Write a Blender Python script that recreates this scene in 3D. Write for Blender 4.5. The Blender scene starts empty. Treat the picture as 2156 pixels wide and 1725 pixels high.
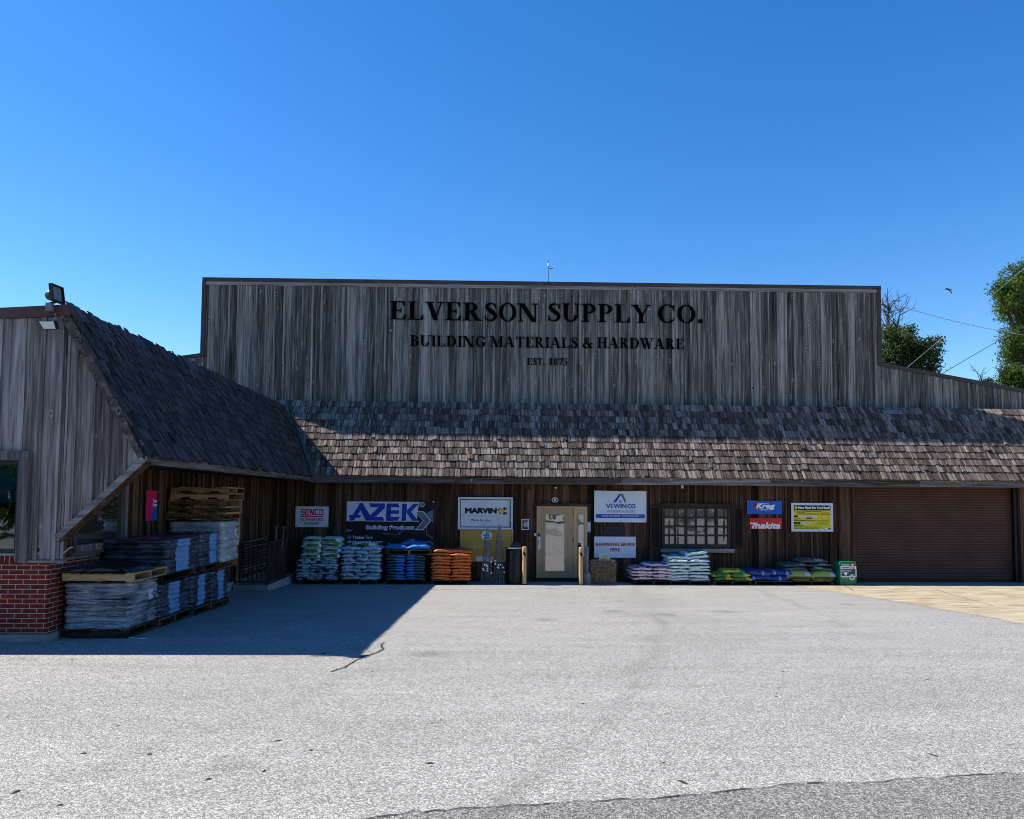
import bpy, bmesh, math, random
from mathutils import Vector, Matrix, Euler, noise

R = math.radians
rnd = random.Random(11)
sc = bpy.context.scene
COL = sc.collection

# ------------------------------------------------------------------ camera
CAM_H = 2.42                      # above the ground at the shop wall (the lot falls 1.7 m to 0 towards it)
YAW, PITCH, ROLL, SHIFT = R(-2.43), R(3.2), R(0.40), 0.0455
FOC = 1600.0 / 2156.0
cd = bpy.data.cameras.new('camera')
cd.sensor_width = 36.0
cd.lens = 36.0 * FOC
cd.shift_y = SHIFT
cd.clip_start = 0.05
cd.clip_end = 3000
cam = bpy.data.objects.new('camera', cd)
CROT = Matrix.Rotation(YAW, 3, 'Z') @ Matrix.Rotation(R(90) + PITCH, 3, 'X') @ Matrix.Rotation(ROLL, 3, 'Z')
cam.matrix_world = Matrix.Translation((0, 0, CAM_H)) @ CROT.to_4x4()
COL.objects.link(cam)
sc.camera = cam

# ------------------------------------------------------------------ light
TOSUN = Vector((-0.93, 0.23, 1.0)).normalized()
sd = bpy.data.lights.new('sun', 'SUN')
sd.energy = 5.0
sd.angle = R(0.5)
sd.color = (1.0, 0.94, 0.84)
sun = bpy.data.objects.new('sun', sd)
sun.rotation_euler = TOSUN.to_track_quat('Z', 'Y').to_euler()
sun.location = (-30, 10, 40)
COL.objects.link(sun)
w = bpy.data.worlds.new('World')
sc.world = w
w.use_nodes = True
wn = w.node_tree
wn.nodes.clear()
sky = wn.nodes.new('ShaderNodeTexSky')
sky.sky_type = 'NISHITA'
sky.sun_disc = False
sky.sun_elevation = math.asin(TOSUN.z)
sky.sun_rotation = math.atan2(TOSUN.x, TOSUN.y)
sky.altitude = 300
sky.air_density = 1.0
sky.dust_density = 0.1
sky.ozone_density = 3.0
bg = wn.nodes.new('ShaderNodeBackground')
bg.inputs['Strength'].default_value = 0.08
wo = wn.nodes.new('ShaderNodeOutputWorld')
hs = wn.nodes.new('ShaderNodeHueSaturation')
hs.inputs['Hue'].default_value = 0.506
hs.inputs['Saturation'].default_value = 1.34
hs.inputs['Value'].default_value = 1.20
wn.links.new(sky.outputs[0], hs.inputs['Color'])
wn.links.new(hs.outputs[0], bg.inputs[0])
wn.links.new(bg.outputs[0], wo.inputs[0])
sc.view_settings.view_transform = 'Standard'
sc.view_settings.look = 'None'
sc.view_settings.exposure = 1.07
sc.view_settings.gamma = 1.0
sc.cycles.max_bounces = 6
sc.cycles.use_denoising = True
sc.cycles.filter_width = 1.0

# ------------------------------------------------------------------ measuring
YW, YE, YT, YF, YP = 22.35, 21.80, 23.35, 23.78, 11.1     # wall, eave, roof top, upper wall, front of the wing
GS = 0.0325


def gz(y):
    """height of the ground"""
    if y >= YW:
        return 0.0
    return GS * (YW - max(y, 2.5))


def ray(px, py):
    return CROT @ Vector(((px - 1078) / 1600, -(py - 862.5) / 1600 + SHIFT * 2156 / 1600, -1))


def at(px, py, Y):
    d = ray(px, py)
    return Vector((0, 0, CAM_H)) + d * (Y / d.y)


def ground(px, py):
    d = ray(px, py)
    lo, hi = 1.0, 60.0
    for _ in range(50):
        m = (lo + hi) / 2
        p = Vector((0, 0, CAM_H)) + d * (m / d.y)
        if p.z > gz(p.y):
            lo = m
        else:
            hi = m
    return Vector((p.x, p.y, gz(p.y)))


def lin(c):
    c = c / 255.0
    return c / 12.92 if c <= 0.04045 else ((c + 0.055) / 1.055) ** 2.4


def rgb(r, g, b):
    return (lin(r), lin(g), lin(b), 1.0)


# ------------------------------------------------------------------ materials
class G:
    def __init__(s, name):
        s.m = bpy.data.materials.new(name)
        s.m.use_nodes = True
        s.t = s.m.node_tree
        s.t.nodes.clear()
        s.o = s.n('ShaderNodeOutputMaterial')

    def n(s, typ, **kw):
        x = s.t.nodes.new(typ)
        for k, v in kw.items():
            setattr(x, k, v)
        return x

    def put(s, sock, v):
        if isinstance(v, bpy.types.NodeSocket):
            s.t.links.new(v, sock)
        elif v is not None:
            if hasattr(sock.default_value, '__len__') and not hasattr(v, '__len__'):
                v = (v,) * len(sock.default_value)
            if hasattr(sock.default_value, '__len__') and len(sock.default_value) == 4 and len(v) == 3:
                v = tuple(v) + (1.0,)
            sock.default_value = v

    def pos(s):
        return s.n('ShaderNodeNewGeometry').outputs['Position']

    def objco(s):
        return s.n('ShaderNodeTexCoord').outputs['Object']

    def orand(s):
        return s.n('ShaderNodeObjectInfo').outputs['Random']

    def attr(s, name='tone'):
        return s.n('ShaderNodeAttribute', attribute_name=name).outputs['Fac']

    def vm(s, op, a, b=None):
        x = s.n('ShaderNodeVectorMath', operation=op)
        s.put(x.inputs[0], a)
        if b is not None:
            s.put(x.inputs[1], b)
        return x.outputs[0]

    def scale(s, v, sc3):
        return s.vm('MULTIPLY', v, sc3)

    def mt(s, op, a, b=None, c=None):
        x = s.n('ShaderNodeMath', operation=op)
        s.put(x.inputs[0], a)
        if b is not None:
            s.put(x.inputs[1], b)
        if c is not None:
            s.put(x.inputs[2], c)
        return x.outputs[0]

    def noise(s, v, scale=1.0, detail=3.0, rough=0.55, dist=0.0):
        x = s.n('ShaderNodeTexNoise')
        s.put(x.inputs['Vector'], v)
        x.inputs['Scale'].default_value = scale
        x.inputs['Detail'].default_value = detail
        x.inputs['Roughness'].default_value = rough
        x.inputs['Distortion'].default_value = dist
        return x.outputs['Fac']

    def voro(s, v, scale=1.0, out='Distance', feature='F1'):
        x = s.n('ShaderNodeTexVoronoi', feature=feature)
        s.put(x.inputs['Vector'], v)
        x.inputs['Scale'].default_value = scale
        return x.outputs[out]

    def ramp(s, f, stops, interp='LINEAR'):
        x = s.n('ShaderNodeValToRGB')
        s.put(x.inputs[0], f)
        r = x.color_ramp
        r.interpolation = interp
        while len(r.elements) > 1:
            r.elements.remove(r.elements[-1])
        for i, (p, c) in enumerate(stops):
            if not hasattr(c, '__len__'):
                c = (c, c, c, 1)
            if len(c) == 3:
                c = tuple(c) + (1.0,)
            if i == 0:
                r.elements[0].position = p
                r.elements[0].color = c
            else:
                r.elements.new(p).color = c
        return x.outputs[0]

    def mix(s, f, a, b, bt='MIX'):
        x = s.n('ShaderNodeMix', data_type='RGBA', blend_type=bt)
        s.put(x.inputs[0], f)
        s.put(x.inputs[6], a)
        s.put(x.inputs[7], b)
        return x.outputs[2]

    def sep(s, v):
        x = s.n('ShaderNodeSeparateXYZ')
        s.put(x.inputs[0], v)
        return x.outputs

    def comb(s, a, b, c):
        x = s.n('ShaderNodeCombineXYZ')
        for i, v in enumerate((a, b, c)):
            s.put(x.inputs[i], v)
        return x.outputs[0]

    def bump(s, h, strength=0.5, dist=0.01):
        x = s.n('ShaderNodeBump')
        x.inputs['Strength'].default_value = strength
        x.inputs['Distance'].default_value = dist
        s.put(x.inputs['Height'], h)
        return x.outputs[0]

    def band(s, v, lo, hi):
        return s.mt('MULTIPLY', s.mt('GREATER_THAN', v, lo), s.mt('LESS_THAN', v, hi))

    def bsdf(s, color, rough=0.7, metal=0.0, spec=0.3, normal=None, coat=0.0):
        x = s.n('ShaderNodeBsdfPrincipled')
        s.put(x.inputs['Base Color'], color)
        s.put(x.inputs['Roughness'], rough)
        s.put(x.inputs['Metallic'], metal)
        s.put(x.inputs['Specular IOR Level'], spec)
        if coat:
            s.put(x.inputs['Coat Weight'], coat)
            s.put(x.inputs['Coat Roughness'], 0.15)
        if normal is not None:
            s.put(x.inputs['Normal'], normal)
        s.t.links.new(x.outputs[0], s.o.inputs[0])
        return x


MATS = {}


def plain(name, col, rough=0.6, metal=0.0, spec=0.3, var=0.25, scale=6.0, bump=0.0, coat=0.0):
    """a painted, moulded or printed surface with a little unevenness"""
    if name in MATS:
        return MATS[name]
    g = G(name)
    p = g.pos()
    n1 = g.noise(p, scale, 4, 0.6)
    f = g.ramp(n1, [(0.25, 1 - var), (0.75, 1 + var * 0.6)])
    c = g.mix(1.0, col, f, 'MULTIPLY')
    nm = g.bump(g.noise(p, scale * 8, 3), bump, 0.004) if bump else None
    g.bsdf(c, g.ramp(n1, [(0.3, min(1, rough + .12)), (0.7, max(0.05, rough - .1))]), metal, spec, nm, coat)
    MATS[name] = g.m
    return g.m


def wood(name, dark, mid, light, sc3, rough=0.85, knots=True, bump=0.5, tonef=0.7, streak=None, stain=None):
    """weathered boards: long grain, per-board tone, knots, bleached streaks"""
    g = G(name)
    p = g.pos()
    t = g.attr()
    off = g.comb(g.mt('MULTIPLY', t, 37.0), g.mt('MULTIPLY', t, 91.0), g.mt('MULTIPLY', t, 53.0))
    q = g.vm('ADD', p, off)
    fine = g.noise(g.scale(q, sc3), 1.0, 5, 0.65, 0.3)
    broad = g.noise(g.scale(q, tuple(v * 0.22 for v in sc3)), 1.0, 4, 0.6, 0.4)
    f = g.mt('ADD', g.mt('MULTIPLY', fine, 0.55), g.mt('MULTIPLY', broad, 0.6))
    f = g.mt('ADD', f, g.mt('MULTIPLY', g.mt('SUBTRACT', t, 0.5), tonef * 0.34))
    c = g.ramp(f, [(0.36, dark), (0.56, mid), (0.78, light)])
    if streak is not None:
        st = g.noise(g.scale(q, tuple(v * 0.5 for v in sc3)), 1.0, 3, 0.5, 0.2)
        c = g.mix(g.ramp(st, [(0.60, 0.0), (0.72, 1.0)]), c, streak)
    if stain is not None:
        sn = g.noise(p, 0.9, 4, 0.6)
        c = g.mix(g.ramp(sn, [(0.5, 0.0), (0.75, 0.7)]), c, stain)
    if knots:
        kv = g.vm('ADD', q, g.scale(g.comb(g.noise(q, 3.0), g.noise(q, 3.7), 0.0), (0.1, 0.1, 0)))
        kd = g.voro(g.scale(kv, (3.4, 3.4, 1.9)), 1.0)
        k1 = g.ramp(kd, [(0.045, 1.0), (0.085, 0.0)])
        k2 = g.ramp(kd, [(0.07, 0.0), (0.10, 0.8), (0.14, 0.0)])
        c = g.mix(k2, c, light)
        c = g.mix(k1, c, tuple(v * 0.5 for v in dark[:3]))
    g.bsdf(c, rough, 0.0, 0.2, g.bump(f, bump, 0.012))
    MATS[name] = g.m
    return g.m


V = (34, 34, 1.3)
wood('weathered_siding', rgb(24, 22, 20), rgb(94, 88, 82), rgb(172, 165, 156), V, streak=rgb(146, 140, 132), tonef=0.55)
wood('wing_siding', rgb(40, 35, 34), rgb(104, 96, 92), rgb(172, 164, 160), V, streak=rgb(148, 142, 139), tonef=0.5)
wood('brown_siding', rgb(16, 10, 7), rgb(64, 43, 30), rgb(116, 88, 66), (30, 30, 1.1), streak=rgb(98, 82, 70))
wood('shake_main', rgb(28, 22, 20), rgb(86, 74, 67), rgb(156, 143, 133), (55, 3, 3), knots=False, tonef=0.62, bump=0.8)
wood('shake_wing', rgb(18, 17, 19), rgb(52, 50, 53), rgb(88, 86, 89), (3, 55, 3), knots=False, tonef=0.55, bump=0.8)
wood('trim_along', rgb(40, 36, 35), rgb(110, 104, 100), rgb(165, 160, 155), (1.2, 34, 34), bump=0.4)
wood('trim_depth', rgb(34, 29, 26), rgb(86, 78, 72), rgb(130, 122, 116), (34, 1.2, 34), bump=0.4)
wood('trim_up', rgb(42, 38, 39), rgb(98, 91, 91), rgb(150, 144, 143), V, bump=0.4, knots=False)
wood('dark_trim', rgb(20, 14, 11), rgb(52, 40, 32), rgb(84, 68, 56), (3, 30, 3), bump=0.3, knots=False)
wood('pallet_wood', rgb(74, 50, 30), rgb(136, 102, 64), rgb(186, 150, 106), (7, 7, 40), bump=0.4, knots=False, tonef=1.2)
wood('pallet_old', rgb(26, 20, 15), rgb(64, 52, 40), rgb(104, 90, 72), (7, 7, 40), bump=0.4, knots=False, tonef=1.2)
wood('new_board', rgb(150, 112, 60), rgb(196, 156, 98), rgb(215, 180, 125), (40, 40, 2), bump=0.2, knots=False)
plain('brown_metal', rgb(84, 52, 46), 0.5, 0.0, 0.4, 0.2, 3)
plain('cap_metal', rgb(66, 52, 46), 0.55, 0, 0.4, 0.3, 3)
plain('flashing', rgb(70, 78, 82), 0.45, 0.5, 0.5, 0.4, 5)
plain('black_letter', rgb(6, 6, 8), 0.9, 0, 0.05, 0.1)
plain('soffit_dark', rgb(52, 36, 28), 0.9, 0, 0.2, 0.4)
plain('interior_dark', rgb(12, 12, 13), 0.9, 0, 0.1, 0.2)
plain('tan_paint', rgb(196, 160, 118), 0.5, 0, 0.35, 0.12, 2)
plain('door_tan', rgb(176, 146, 110), 0.5, 0, 0.35, 0.14, 2)
plain('shutter_paint', rgb(56, 44, 38), 0.7, 0, 0.3, 0.4)
plain('window_frame_paint', rgb(58, 48, 42), 0.65, 0, 0.3, 0.3)
plain('roller_brown', rgb(80, 50, 39), 0.55, 0.0, 0.35, 0.3, 1.6)
plain('concrete_base', rgb(150, 148, 146), 0.9, 0, 0.2, 0.3, 3, 0.4)
plain('black_metal', rgb(22, 22, 25), 0.45, 0.2, 0.4, 0.3)
plain('dark_grey', rgb(48, 48, 52), 0.6, 0, 0.3, 0.3)
plain('mid_grey', rgb(112, 112, 114), 0.6, 0, 0.3, 0.25)
plain('white_sign', rgb(206, 210, 216), 0.5, 0, 0.35, 0.10, 3)
plain('white_metal', rgb(225, 226, 228), 0.4, 0, 0.4, 0.1)
plain('vinyl_white', rgb(214, 218, 226), 0.42, 0, 0.4, 0.08, 4)
plain('frame_white', rgb(204, 212, 214), 0.4, 0, 0.4, 0.1)
plain('ink_black', rgb(18, 18, 24), 0.5, 0, 0.3, 0.05)
plain('ink_red', rgb(176, 34, 44), 0.5, 0, 0.3, 0.06)
plain('ink_darkred', rgb(150, 26, 44), 0.5, 0, 0.3, 0.06)
plain('ink_navy', rgb(26, 56, 156), 0.45, 0, 0.3, 0.06)
plain('ink_blue', rgb(36, 80, 168), 0.45, 0, 0.3, 0.06)
plain('ink_white', rgb(232, 234, 238), 0.45, 0, 0.3, 0.04)
plain('ink_grey', rgb(104, 106, 120), 0.5, 0, 0.3, 0.08)
plain('ink_teal', rgb(38, 96, 148), 0.5, 0, 0.3, 0.06)
plain('sign_blue', rgb(24, 92, 186), 0.45, 0, 0.35, 0.08)
plain('sign_red', rgb(216, 22, 36), 0.4, 0, 0.4, 0.05)
plain('chart_yellow', rgb(222, 206, 44), 0.45, 0, 0.35, 0.1)
plain('gold_vinyl', rgb(196, 152, 66), 0.45, 0, 0.35, 0.12, 4)
plain('gold_ink', rgb(226, 194, 130), 0.5, 0, 0.3, 0.05)
plain('flower_yellow', rgb(226, 178, 50), 0.6, 0, 0.3, 0.2)
plain('leaf_print', rgb(44, 56, 70), 0.6, 0, 0.3, 0.2)
plain('magenta_print', rgb(196, 26, 92), 0.5, 0, 0.35, 0.1)
plain('cardboard', rgb(204, 198, 168), 0.8, 0, 0.2, 0.1)
plain('bollard_tan', rgb(184, 152, 112), 0.5, 0, 0.35, 0.15)
plain('urn_grey', rgb(128, 126, 126), 0.6, 0, 0.3, 0.2)
plain('black_film', rgb(30, 32, 42), 0.3, 0, 0.5, 0.4, 4)
plain('strip_blue', rgb(108, 148, 192), 0.4, 0, 0.45, 0.25, 5)
plain('wire_galv', rgb(120, 126, 136), 0.4, 0.7, 0.5, 0.3)
plain('cable_grey', rgb(170, 178, 186), 0.5, 0, 0.4, 0.2)
plain('cable_dark', rgb(38, 60, 88), 0.6, 0, 0.3, 0.2)
plain('bird_dark', rgb(30, 30, 36), 0.7, 0, 0.2, 0.2)
plain('lamp_green', rgb(26, 46, 44), 0.4, 0.1, 0.5, 0.3)
plain('peat_green', rgb(16, 122, 74), 0.4, 0, 0.45, 0.25, 5, 0.3)
plain('peat_dark', rgb(18, 72, 70), 0.4, 0, 0.4, 0.1)
plain('slate_panel', rgb(40, 42, 50), 0.6, 0, 0.3, 0.2)
g = G('straw')
t = g.attr()
c = g.ramp(g.mt('ADD', g.mt('MULTIPLY', t, .7), g.mt('MULTIPLY', g.noise(g.pos(), 40, 3), .4)), [(0.2, rgb(84, 62, 44)), (0.5, rgb(184, 150, 112)), (0.9, rgb(232, 208, 172))])
g.bsdf(c, 0.85, 0, 0.2)
MATS['straw'] = g.m
plain('bark', rgb(70, 62, 54), 0.95, 0, 0.1, 0.4, 12, 0.6)
plain('sealant', rgb(52, 50, 50), 0.8, 0, 0.3, 0.3, 20)
plain('debris_dark', rgb(60, 54, 50), 0.9, 0, 0.2, 0.3)
plain('teal_sky_reflection', rgb(60, 150, 180), 0.7, 0, 0.2, 0.3, 2)
plain('led_face', rgb(214, 210, 190), 0.3, 0, 0.5, 0.1)


def asphalt(name, lo, mid, hi, patch):
    g = G(name)
    p = g.pos()
    cell = g.sep(g.voro(p, 150.0, 'Color'))[0]
    cel2 = g.sep(g.voro(p, 70.0, 'Color'))[1]
    n2 = g.noise(p, 210.0, 2, 0.6)
    f = g.mt('ADD', g.mt('ADD', g.mt('MULTIPLY', cell, 0.42), g.mt('MULTIPLY', cel2, 0.2)), g.mt('MULTIPLY', n2, 0.4))
    c = g.ramp(f, [(0.2, lo), (0.5, mid), (0.82, hi)])
    big = g.noise(p, 0.22, 5, 0.6)
    c = g.mix(1.0, c, g.ramp(big, [(0.3, 1 - patch), (0.7, 1 + patch * .6)]), 'MULTIPLY')
    med = g.noise(g.scale(p, (0.45, 2.2, 1)), 1.0, 6, 0.65)
    c = g.mix(1.0, c, g.ramp(med, [(0.28, 0.84), (0.62, 1.05)]), 'MULTIPLY')
    # rubbed wheel paths curving towards the doors, oil spots, dark smears
    x, y, z = g.sep(p)
    bend = g.mt('ADD', g.mt('ADD', x, g.mt('MULTIPLY', g.mt('POWER', g.mt('SUBTRACT', 23.0, y), 2.0), 0.012)), g.mt('MULTIPLY', g.noise(p, 0.3, 2), 1.2))
    wv_ = g.mt('ABSOLUTE', g.mt('SUBTRACT', g.mt('FRACT', g.mt('MULTIPLY', bend, 0.31)), 0.5))
    tr = g.mt('MULTIPLY', g.ramp(wv_, [(0.0, 1.0), (0.06, 0.0)]), g.ramp(g.noise(g.scale(p, (.5, .25, 1)), 1.0, 3), [(0.45, 0.0), (0.7, 0.30)]))
    c = g.mix(tr, c, rgb(66, 64, 62))
    sp = g.voro(g.vm('ADD', p, g.scale(g.comb(g.noise(p, 5.0), g.noise(p, 5.7), 0.0), (.25, .25, 0))), 0.55)
    c = g.mix(g.ramp(sp, [(0.05, 0.34), (0.16, 0.0)]), c, rgb(44, 42, 41))
    sp = g.voro(p, 1.7)
    c = g.mix(g.ramp(sp, [(0.02, 0.5), (0.05, 0.0)]), c, rgb(40, 38, 38))
    ln = g.noise(g.scale(p, (0.5, 7.0, 1)), 1.0, 4, 0.7, 1.0)
    c = g.mix(g.ramp(ln, [(0.64, 0.0), (0.74, 0.5)]), c, rgb(66, 64, 62))
    g.bsdf(c, 0.85, 0, 0.25, g.bump(f, 0.5, 0.006))
    MATS[name] = g.m
    return g.m


asphalt('asphalt', rgb(66, 65, 63), rgb(122, 120, 117), rgb(206, 204, 200), 0.10)
asphalt('asphalt_dark', rgb(40, 40, 40), rgb(90, 89, 88), rgb(182, 180, 177), 0.12)
g = G('concrete_apron')
p = g.pos()
f = g.noise(g.scale(p, (1.0, 3.2, 1)), 1.2, 6, 0.7)
c = g.ramp(f, [(0.3, rgb(106, 96, 80)), (0.5, rgb(150, 139, 118)), (0.7, rgb(172, 162, 142))])
c = g.mix(g.ramp(g.noise(p, 60, 3), [(0.5, 0), (0.8, 0.45)]), c, rgb(120, 104, 80))
g.bsdf(c, 0.9, 0, 0.2, g.bump(g.noise(p, 80, 3), 0.3, 0.004))
MATS['concrete_apron'] = g.m

# bricks
g = G('red_brick')
p = g.pos()
x, y, z = g.sep(p)
u = g.comb(g.mt('ADD', x, y), g.mt('SUBTRACT', z, 1.5), 0.0)
b = g.n('ShaderNodeTexBrick')
g.put(b.inputs['Vector'], u)
b.offset = 0.5
for k, v in (('Scale', 1.0), ('Mortar Size', 0.0055), ('Mortar Smooth', 0.15), ('Bias', 0.0), ('Brick Width', 0.2032), ('Row Height', 0.0677)):
    b.inputs[k].default_value = v
b.inputs['Color1'].default_value = rgb(134, 44, 33)
b.inputs['Color2'].default_value = rgb(104, 34, 28)
b.inputs['Mortar'].default_value = rgb(186, 170, 152)
c = g.mix(g.ramp(g.noise(p, 14, 4), [(0.35, 0.0), (0.75, 0.5)]), b.outputs['Color'], g.mix(0.5, b.outputs['Color'], rgb(60, 24, 24)))
g.bsdf(c, 0.85, 0, 0.25, g.bump(g.mt('SUBTRACT', 1.0, b.outputs['Fac']), 0.6, 0.006))
MATS['red_brick'] = g.m
g = G('brick_rowlock')
p = g.pos()
x, y, z = g.sep(p)
u = g.comb(g.mt('ADD', x, y), g.mt('SUBTRACT', z, 1.38), 0.0)
b = g.n('ShaderNodeTexBrick')
g.put(b.inputs['Vector'], u)
b.offset = 0.0
for k, v in (('Scale', 1.0), ('Mortar Size', 0.005), ('Mortar Smooth', 0.15), ('Bias', 0.0), ('Brick Width', 0.0677), ('Row Height', 0.4)):
    b.inputs[k].default_value = v
b.inputs['Color1'].default_value = rgb(108, 36, 30)
b.inputs['Color2'].default_value = rgb(84, 28, 26)
b.inputs['Mortar'].default_value = rgb(186, 170, 152)
g.bsdf(b.outputs['Color'], 0.85, 0, 0.25)
MATS['brick_rowlock'] = g.m


def glass(name, tint, refl, clear=0.0):
    g = G(name)
    p = g.pos()
    wob = g.bump(g.noise(p, 1.3, 2), 0.06, 0.05)
    gl = g.n('ShaderNodeBsdfGlossy')
    gl.inputs['Roughness'].default_value = 0.02
    gl.inputs['Color'].default_value = (0.95, 0.97, 1, 1)
    g.put(gl.inputs['Normal'], wob)
    if clear:
        base = g.n('ShaderNodeBsdfTransparent')
        base.inputs['Color'].default_value = tint
    else:
        base = g.n('ShaderNodeBsdfDiffuse')
        base.inputs['Color'].default_value = tint
    mx = g.n('ShaderNodeMixShader')
    mx.inputs[0].default_value = refl
    g.t.links.new(base.outputs[0], mx.inputs[1])
    g.t.links.new(gl.outputs[0], mx.inputs[2])
    g.t.links.new(mx.outputs[0], g.o.inputs[0])
    MATS[name] = g.m


glass('glass_door', rgb(52, 50, 46), 0.36)
glass('glass_pane', rgb(112, 106, 96), 0.16)
glass('glass_wing', (0.35, 0.5, 0.55, 1), 0.12, 1.0)


def leafmat(name, a, b):
    g = G(name)
    t = g.attr()
    c = g.ramp(t, [(0.0, a), (1.0, b)])
    d = g.n('ShaderNodeBsdfDiffuse')
    tr = g.n('ShaderNodeBsdfTranslucent')
    g.put(d.inputs[0], c)
    g.put(tr.inputs[0], g.mix(1.0, c, (1.0, 1.15, 0.5, 1), 'MULTIPLY'))
    mx = g.n('ShaderNodeMixShader')
    mx.inputs[0].default_value = 0.28
    g.t.links.new(d.outputs[0], mx.inputs[1])
    g.t.links.new(tr.outputs[0], mx.inputs[2])
    g.t.links.new(mx.outputs[0], g.o.inputs[0])
    MATS[name] = g.m


leafmat('leaf_oak', rgb(28, 44, 22), rgb(94, 114, 58))
leafmat('leaf_maple', rgb(28, 42, 28), rgb(94, 110, 68))
leafmat('leaf_indoor', rgb(60, 110, 50), rgb(130, 190, 90))


def film(name, dark, pale, amount, sc3):
    """stretch film over stacked bags: dark contents, milky film tint, film highlights painted as pale streaks, glossy"""
    g = G(name)
    p = g.pos()
    st = g.noise(g.scale(p, sc3), 1.0, 6, 0.7, 1.2)
    bl = g.noise(p, 2.6, 4, 0.6)
    f = g.mt('ADD', g.mt('MULTIPLY', st, 0.75), g.mt('MULTIPLY', bl, 0.3))
    c = g.ramp(f, [(0.50 - amount, dark), (0.64 - amount * 0.5, tuple(d * .5 + e * .5 for d, e in zip(dark, pale))), (0.78 - amount * .4, pale)])  # pale end of the ramp paints film highlights into the colour
    g.bsdf(c, 0.26, 0, 0.55, g.bump(f, 0.9, 0.03), 0.3)
    MATS[name] = g.m


film('film_black', rgb(9, 13, 22), rgb(112, 136, 172), 0.01, (2.0, 2.0, 30))
film('film_clear', rgb(18, 22, 30), rgb(226, 232, 240), 0.08, (2.2, 2.2, 26))
film('film_white', rgb(136, 142, 142), rgb(222, 228, 230), 0.08, (6, 6, 12))


def bagmat(name, base, alt, patches=(), rough=0.38, jit=0.12, wrinkle=0.6, blot=(0.5, 0.72)):
    """printed plastic bag: base, soft blotches of the second colour, printed patches (x0,x1,z0,z1,colour) in the bag's own frame"""
    g = G(name)
    o = g.objco()
    r = g.orand()
    q = g.vm('ADD', o, g.comb(g.mt('MULTIPLY', r, 17.0), g.mt('MULTIPLY', r, 9.0), g.mt('MULTIPLY', r, 31.0)))
    n1 = g.noise(g.scale(q, (4, 4, 9)), 1.0, 4, 0.6, 0.5)
    c = g.mix(g.ramp(n1, [(blot[0], 0.0), (blot[1], 1.0)]), base, alt)
    x, y, z = g.sep(o)
    xs = g.mt('ADD', x, g.mt('MULTIPLY', g.mt('SUBTRACT', r, 0.5), jit))
    zs = g.mt('ADD', z, g.mt('MULTIPLY', g.mt('SUBTRACT', g.noise(q, 6.0), 0.5), 0.03))
    for (x0, x1, z0, z1, col) in patches:
        m = g.mt('MULTIPLY', g.band(xs, x0, x1), g.band(zs, z0, z1))
        c = g.mix(m, c, col)
    wr = g.noise(g.scale(q, (10, 10, 16)), 1.0, 4, 0.6, 1.0)
    g.bsdf(c, rough, 0, 0.45, g.bump(wr, wrinkle, 0.02))
    MATS[name] = g.m


NV = rgb(22, 28, 52)
bagmat('bag_pale', rgb(150, 170, 190), rgb(196, 208, 218), [(-0.20, -0.06, -.030, .022, NV), (0.12, 0.15, -.02, .02, NV)], jit=0.4)
bagmat('bag_pale_plain', rgb(166, 186, 196), rgb(204, 214, 220), [(0.10, 0.22, -.03, .0, NV)], jit=0.9)
bagmat('bag_green_black', rgb(186, 206, 196), rgb(210, 222, 214), [(-0.30, -0.02, -.03, .026, rgb(22, 30, 28)), (-0.26, -0.1, -.008, .006, rgb(190, 210, 205)), (-0.02, 0.20, -.03, .04, rgb(64, 122, 44))], jit=0.1)
bagmat('bag_banded', rgb(56, 76, 92), rgb(92, 112, 130), [(0.03, 0.45, -.09, .09, rgb(66, 128, 196)), (0.235, 0.25, -.09, .09, rgb(40, 70, 130))], jit=0.0, rough=0.34)
bagmat('bag_blue', rgb(36, 102, 168), rgb(64, 128, 190), [], rough=0.32)
bagmat('bag_orange', rgb(210, 110, 46), rgb(226, 134, 66), [(-0.40, 0.40, .032, .09, rgb(172, 44, 24)), (-0.2, 0.06, .018, .03, rgb(230, 160, 110))], jit=0.05)
bagmat('bag_redband', rgb(204, 204, 212), rgb(150, 158, 188), [(-0.26, 0.22, .008, .034, rgb(180, 24, 40)), (-0.10, -0.03, .013, .028, rgb(235, 230, 235)), (-0.01, 0.08, .013, .028, rgb(235, 230, 235)), (-.3, .3, .036, .1, rgb(96, 110, 160))], jit=0.05, blot=(.55, .8))
bagmat('bag_white_green', rgb(206, 220, 222), rgb(186, 204, 208), [(-.25, .24, .026, .1, rgb(40, 116, 86)), (-.12, .04, .05, .1, rgb(120, 170, 200))], jit=0.1)
bagmat('bag_yellow', rgb(190, 178, 62), rgb(176, 158, 52), [(-.05, .30, -.03, .05, rgb(22, 124, 60)), (-.30, -.12, .02, .05, rgb(214, 120, 40))], jit=0.5)
bagmat('bag_royal', rgb(28, 60, 120), rgb(44, 80, 142), [(-.12, -.05, -.1, .1, rgb(110, 150, 205)), (.1, .3, -.05, .0, rgb(30, 44, 84))], jit=0.4)
bagmat('bag_olive', rgb(140, 156, 56), rgb(120, 140, 110), [(-.35, .35, -.1, -.018, rgb(40, 48, 40)), (.10, .28, .0, .1, rgb(150, 164, 200))], jit=0.5)
bagmat('bag_darkgreen', rgb(48, 74, 70), rgb(92, 118, 112), [(-.35, .35, -.1, -.01, rgb(20, 26, 34)), (.0, .22, .02, .05, rgb(150, 170, 150))], jit=0.5)
bagmat('bag_black', rgb(22, 24, 30), rgb(58, 62, 74), [], rough=0.3)


# ------------------------------------------------------------------ mesh builder
WL = {}


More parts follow.
